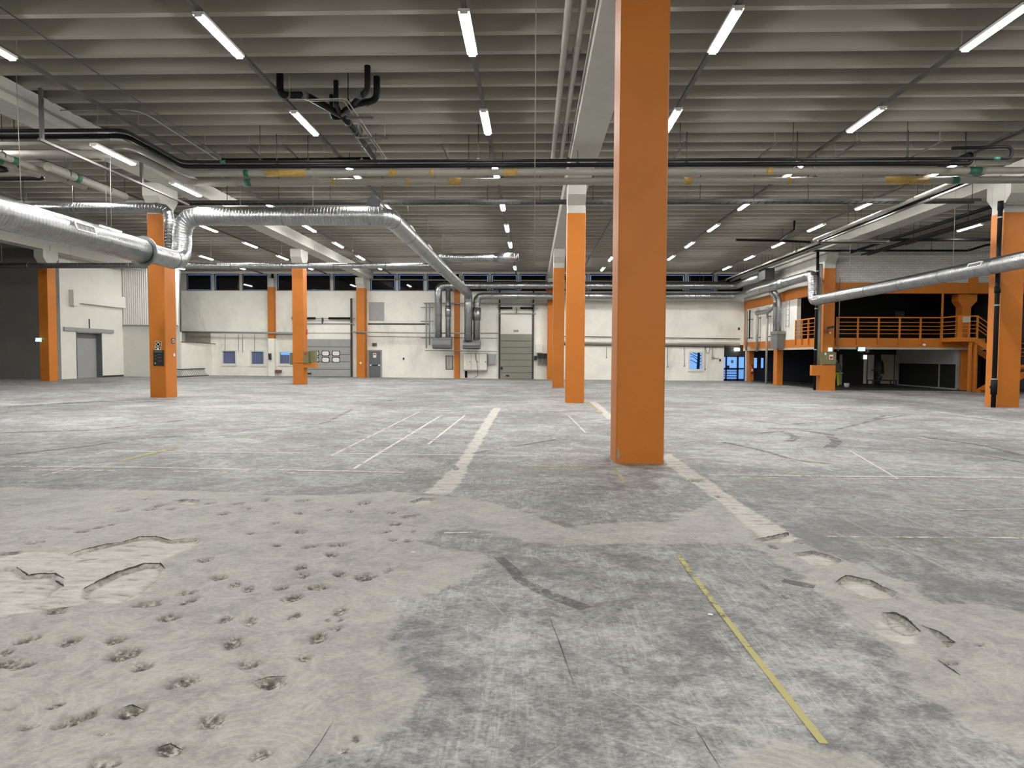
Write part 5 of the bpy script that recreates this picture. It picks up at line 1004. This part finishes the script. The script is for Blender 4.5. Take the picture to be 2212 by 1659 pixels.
# ================================================================== UNDERCROFT
struct(MB().box(20.6, 24.4, 45.2, 45.4, -.6, ZD1-.3).build('wall_partition', 'black'), 'black partition under the mezzanine')
sx = 24.45
struct(MB().box(sx, sx+.2, 38.55, 45.2, -.6, .02).build('wall_shutter_base', 'black'), 'low base below the roller shutter')
sh = thing('roller_shutter', 'half raised grey roller shutter under the mezzanine', 'shutter', (sx, 41, -.05))
zs0, zs1 = PX(2000, 786, sx).z, ZD0-.05
for k in range(12): z = zs0+(zs1-zs0)*k/12; MB().box(sx-.03, sx+.02, 38.7, 44.8, z+.008, z+(zs1-zs0)/12).build('slat', 'greydoor', sh)
for yy in (38.55, 44.8): MB().box(sx-.06, sx+.1, yy, yy+.12, -.08, zs1).build('guide_rail', 'greyp', sh)
MB().box(sx+.3, sx+.35, 38.6, 44.9, -.08, zs1).build('dark_back', 'black', sh); MB().box(sx-.05, sx+.1, 38.6, 44.9, -.08, .04).build('threshold', 'greyp', sh); MB().box(sx-.01, sx+.05, 40.3, 40.36, .04, zs0).build('inner_post', 'greyp', sh)
struct(MB().box(sx+.12, 25.45, FY+.1, FY+.3, -.6, ZD1).build('wall_orange', 'orange'), 'orange wall under the mezzanine right of the roller shutter')
def pb(name, lab, cat_, px0, px1, py0, py1, Y, mat, th=.06): a = PY(px0, py1, Y); b_ = PY(px1, py0, Y); return tag(MB().box(a.x, b_.x, Y, Y+th, a.z, b_.z).build(name, mat), lab, cat_)
pb('door_post', 'beige door post behind the worker', 'post', 1814, 1820, 766, 831, 44.9, 'beige', .12)
dw_ = thing('white_door', 'pale open door with handle under the mezzanine', 'door', PY(1883, 829, 44.8)); a = PY(1873.5, 829, 44.8); b_ = PY(1891, 767, 44.6); MB().box(a.x, b_.x, 44.75, 44.8, a.z, b_.z).build('leaf', 'white', dw_); MB().box(b_.x-.15, b_.x-.05, 44.70, 44.75, .95, 1.0).build('handle', 'blackmetal', dw_)
pb('lit_doorway', 'narrow doorway with a bright lit panel at its top', 'doorway', 1865, 1873, 776, 829, 45.14, 'white', .06); pb('doorway_light', 'bright light panel at the top of the narrow doorway', 'light', 1866, 1873, 767, 775.9, 45.14, 'doorway_light', .06)
pb('beige_panel', 'wide beige wall panel behind the plant under the mezzanine', 'panel', 1903, 1932, 766, 829, 45.05, 'beige', .1); pb('door_post', 'pale post between the beige panel and the roller shutter', 'post', 1934, 1940, 766, 831, 44.9, 'beige', .12)
q = PY(1968, 754, 39.5); tag(MB().box(q.x-.3, q.x+.3, 39.4, 39.55, ZD1-.42, ZD1-.351).build('strip_light', 'lamp_small'), 'small glowing strip lamp under the mezzanine slab', 'light')
for px in (1861, 1874): q = PY(px, 762, 40.5); tag(MB().tube([(q.x, 40.5, q.z), (q.x, 40.5, ZD1-.351)], .1, 12).build('downlight', 'greyp'), 'small grey downlight under the mezzanine slab', 'light', 'grey downlights')
ft = fzf(22, 41)+.005; FLR = -.035
tbq = PY(1905, 830, 41.5); tb = thing('low_table', 'low black table with a plant under the mezzanine', 'table', (tbq.x, 41.5, FLR)); ta, tb_ = PY(1879, 824, 41.5), PY(1932, 824, 41.5)
MB().box(ta.x, tb_.x, 41.2, 41.9, .37, .42).build('tabletop', 'black', tb)
for x_ in (ta.x+.04, tb_.x-.04):
    for y_ in (41.24, 41.86): MB().box(x_-.025, x_+.025, y_-.025, y_+.025, FLR, .37).build('leg', 'black', tb)
pq = PY(1901, 820, 41.5); po = thing('potted_plant', 'leafy plant in a dark pot on the low black table', 'plant', (pq.x, 41.55, .42))
MB().tube([(pq.x, 41.55, .42), (pq.x, 41.55, .66)], lambda i: (.10, .15)[i], 14).build('pot', 'black', po)
lf = MB()
for k in range(36):
    a = k*2.4; r = .1+.018*(k % 14); z = .72+.02*(k % 17)+.15; c = Vector((pq.x+math.cos(a)*r, 41.55+math.sin(a)*r, z)); d = Vector((math.cos(a), math.sin(a), .3))*.12; s_ = Vector((-math.sin(a), math.cos(a), 0))*.05
    lf.add([c, c+d*.5+s_, c+d, c+d*.5-s_], [(0, 1, 2, 3)])
lf.build('leaves', 'leaf', po)
for k in range(5): a = k*1.26; MB().tube([(pq.x, 41.55, .62), (pq.x+math.cos(a)*.12, 41.55+math.sin(a)*.12, .95)], .008, 5).build('stem', 'leaf', po)
bq = PY(1829, 834, 41.2); bk = thing('bucket', 'white bucket on the dark floor behind the worker', 'bucket', (bq.x, 41.2, FLR)); MB().tube([(bq.x, 41.2, FLR), (bq.x, 41.2, FLR+.26)], lambda i: (.13, .16)[i], 16).build('body', 'white', bk); MB().tube([(bq.x, 41.2, FLR+.25), (bq.x, 41.2, FLR+.27)], .17, 16).build('rim', 'slate', bk)
cq = PY(1900, 795, 43.6); ct = thing('hanging_coat', 'black coat hanging on a stand before the beige panel', 'coat', (cq.x, 43.6, FLR))
MB().tube([(cq.x, 43.6, FLR), (cq.x, 43.6, 1.75)], .02, 8).build('stand_pole', 'black', ct); MB().tube([(cq.x, 43.6, .75), (cq.x, 43.6, 1.1), (cq.x, 43.6, 1.45), (cq.x, 43.6, 1.62), (cq.x, 43.6, 1.7)], lambda i: (.27, .25, .22, .15, .05)[i], 14).build('coat_body', 'black', ct); MB().tube([(cq.x, 43.6, FLR), (cq.x, 43.6, FLR+.03)], .22, 14).build('stand_foot', 'black', ct)
# ------------------------------------------------------------------ worker
wq = PY(1806, 834, 41.2); wx, wy = wq.x, 41.2
m, t, b = nt('worker_clothes'); tc = N(t, 'ShaderNodeTexCoord'); sp = N(t, 'ShaderNodeSeparateXYZ'); L(t, tc.outputs['Object'], sp.inputs[0])
cr = ramp(t, mth(t, 'MULTIPLY', sp.outputs[2], .5), [(0, (.05, .05, .05)), (.05, (.42, .55, .02)), (.46, (.03, .03, .03)), (.49, (.11, .11, .115)), (.765, (.35, .21, .15)), (.83, (.06, .04, .03))])
t.nodes[-1].color_ramp.interpolation = 'CONSTANT' if t.nodes[-1].type == 'VALTORGB' else None
for n_ in t.nodes:
    if n_.type == 'VALTORGB': n_.color_ramp.interpolation = 'CONSTANT'
L(t, cr, b.inputs['Base Color']); b.inputs['Roughness'].default_value = .85
V = [((0, 0, .95), .16), ((0, 0, 1.18), .165), ((0, -.03, 1.38), .17), ((-.02, -.05, 1.52), .065), ((-.05, -.09, 1.60), .085), ((-.07, -.12, 1.70), .095), ((-.07, -.11, 1.76), .05),
     ((.10, 0, .86), .10), ((.13, .02, .50), .075), ((.14, .04, .12), .05), ((.15, -.10, .05), .04), ((-.10, 0, .86), .10), ((-.16, -.10, .52), .075), ((-.2, -.04, .12), .05), ((-.21, -.18, .05), .04),
     ((.20, -.02, 1.40), .075), ((.27, .0, 1.15), .055), ((.25, -.16, .95), .04), ((.245, -.22, .90), .035), ((-.20, -.05, 1.40), .075), ((-.28, -.1, 1.15), .055), ((-.22, -.3, 1.02), .04), ((-.2, -.36, 1.0), .035)]
Ed = [(0, 1), (1, 2), (2, 3), (3, 4), (4, 5), (5, 6), (0, 7), (7, 8), (8, 9), (9, 10), (0, 11), (11, 12), (12, 13), (13, 14), (2, 15), (15, 16), (16, 17), (17, 18), (2, 19), (19, 20), (20, 21), (21, 22)]
for root, dirx in ((18, .25), (22, .1)):
    c = Vector(V[root][0])
    for k in range(5):
        off = Vector((-.03+.015*k, -.04, -.02)) if k else Vector((-.045, -.01, 0)); i0 = len(V)
        V.append((tuple(c+off*.6), .012)); V.append((tuple(c+off*1.3+Vector((0, 0, -.03))), .010)); Ed += [(root, i0), (i0, i0+1)]
pm = bpy.data.meshes.new('person'); pm.from_pydata([v for v, _ in V], Ed, []); person = bpy.data.objects.new('person', pm); COL.objects.link(person); person.location = (wx, wy, FLR); person.scale = (1, 1, 1)
tag(person, 'worker in grey hoodie and hi-vis yellow trousers bending behind the olive cabinet', 'person')
md = person.modifiers.new('skin', 'SKIN'); md.use_smooth_shade = True; sv = pm.skin_vertices[0].data
for i, (_, r) in enumerate(V): sv[i].radius = (r, r*(.8 if i in (-5, -4, -3, 0, 1, 2) else 1)); sv[i].use_root = (i == 0)
person.modifiers.new('sub', 'SUBSURF').levels = 1; person.modifiers['sub'].render_levels = 2
pm.materials.append(m)
# ================================================================== SIGNS AND BOXES ON THE COLUMNS
def cross(lab, px, py, w_, plane, face, th=.012, half=False):
    t_ = None
    if face == 'Y':
        c = PY(px, py, plane); t_ = thing('first_aid_sign', lab, 'sign', (c.x, plane, c.z-w_/2)); h0 = c.z+.012 if half else c.z-w_/2
        MB().box(c.x-w_/2, c.x+w_/2, plane-th, plane-.001, h0, c.z+w_/2).build('plate', 'black', t_); MB().box(c.x-w_/2-.018, c.x+w_/2+.018, plane-th*.6, plane-.001, h0-.018, c.z+w_/2+.018).build('pale_edge', 'cream', t_)
        g = MB().box(c.x-.04, c.x+.04, plane-th-.004, plane-th, max(h0, c.z-w_*.38), c.z+w_*.38)
        if not half: g.box(c.x-w_*.38, c.x+w_*.38, plane-th-.004, plane-th, c.z-.04, c.z+.04)
        g.build('white_cross', 'white', t_)
    else:
        c = PX(px, py, plane); t_ = thing('first_aid_sign', lab, 'sign', (plane, c.y, c.z-w_/2))
        MB().box(plane+.001, plane+th, c.y-w_/2, c.y+w_/2, c.z-w_/2, c.z+w_/2).build('plate', 'black', t_)
        g = MB().box(plane+th, plane+th+.004, c.y-.04, c.y+.04, c.z-w_*.38, c.z+w_*.38).box(plane+th, plane+th+.004, c.y-w_*.38, c.y+w_*.38, c.z-.04, c.z+.04); g.build('white_cross', 'white', t_)
    return t_
cross('black first aid sign with white cross on the front of the sign column', 342.3, 743.5, .18, 23.4, 'Y'); cross('half covered white cross sign just above the black notice board', 341.3, 756, .18, 23.4, 'Y', .01, True)
cross('black first aid sign with white cross on the side of the sign column', 373.6, 736.5, .19, -13.26, 'X')
a = PY(332.3, 790, 23.4); b_ = PY(353.8, 756.7, 23.4)
nb = thing('notice_board', 'black notice board with faint lettering on the sign column', 'board', (a.x, 23.4, a.z)); MB().box(a.x, b_.x, 23.375, 23.399, a.z, b_.z).build('panel', 'black', nb)
MB().box(a.x+.03, b_.x-.04, 23.371, 23.375, b_.z-.075, b_.z-.03).build('heading_bar', 'slate', nb)
for k, (u0, u1, vv) in enumerate(((.42, .75, .70), (.12, .34, .61), (.40, .78, .52), (.10, .30, .43), (.42, .85, .285))): MB().box(a.x+(b_.x-a.x)*u0, a.x+(b_.x-a.x)*u1, 23.372, 23.375, a.z+(b_.z-a.z)*vv, a.z+(b_.z-a.z)*(vv+.035)).build('text_line', 'slate', nb)
MB().tube([(a.x+.07, 23.375, a.z+.09), (a.x+.07, 23.370, a.z+.09)], .03, 14).build('round_mark', 'greydoor', nb)
c = PX(375, 766.5, -13.26); tag(MB().box(-13.259, -13.23, c.y-.05, c.y+.05, c.z-.05, c.z+.05).build('switch', 'white'), 'small white switch on the side of the sign column', 'switch')
tag(MB().bar(PY(362.6, 822, 23.39), PY(363, 827, 23.39), .02, .015).build('paint_chip', 'rust'), 'small dark chip on the edge of the sign column', 'mark') if 0 else None
# olive boxes on the third row column
a = PY(656.5, 784.5, 37.9); b_ = PY(667, 758, 37.9)
for lab, X0_, X1_, Y0_, Y1_, p0_, p1_ in (('olive fuse cabinet with red mark on the column by the grey loading door', -13.269, -12.98, 37.75, 38.3, 784.5, 758.5), ('second olive cabinet further out beside the column by the loading door', -12.97, -12.66, 37.95, 38.4, 783.5, 757.5), ('narrow olive box on the left side of the column by the loading door', -14.12, -13.921, 37.9, 38.3, 788, 762.5)):
    z0_, z1_ = PY(660, p0_, 37.9).z, PY(660, p1_, 37.9).z; cb = thing('olive_box', lab, 'box', (X0_, Y0_, z0_), 'olive boxes on the column'); MB().box(X0_, X1_, Y0_, Y1_, z0_, z1_).build('body', 'olive', cb); MB().box(X0_+.03, X1_-.03, Y0_-.015, Y0_, z0_+.03, z1_-.03).build('lid', 'olive', cb)
    if 'red' in lab: MB().box(X0_+.06, X0_+.2, Y0_-.025, Y0_-.015, z1_-.25, z1_-.1).build('red_mark', 'red', cb)
a = PY(660, 794, 37.9).z; b_ = PY(660, 784.6, 37.9).z
tag(MB().box(-13.269, -12.62, 37.82, 38.4, a, b_).build('orange_ledge', 'orange'), 'orange ledge block below the olive cabinets on the column', 'ledge')
a = PY(637.5, 782.5, 37.78); tag(MB().box(a.x, -13.28, 37.76, 37.799, a.z-.03, a.z+.03).build('orange_batten', 'orange'), 'thin orange batten across the column with olive boxes', 'batten')
c = PX(662.5, 717, -13.27); tag(MB().box(-13.269, -13.25, c.y-.12, c.y+.12, c.z-.15, c.z+.15).build('fire_hose_sign', 'red'), 'small red sign on the side of the column with olive boxes', 'sign')
q = PY(780, 717.5, YB-.8); tag(MB().box(-13.9, -13.16, YB-.78, YB-.721, q.z-.09, q.z+.05).build('clamp_band', 'insul'), 'pale clamp band round the orange wall column by the loading door', 'band')
q = PY(779, 784, YB-.75); tag(MB().tube([(q.x, YB-.76, q.z), (q.x, YB-.721, q.z)], .08, 12).build('alarm_bell', 'cream'), 'small pale bell on the orange wall column by the loading door', 'bell')
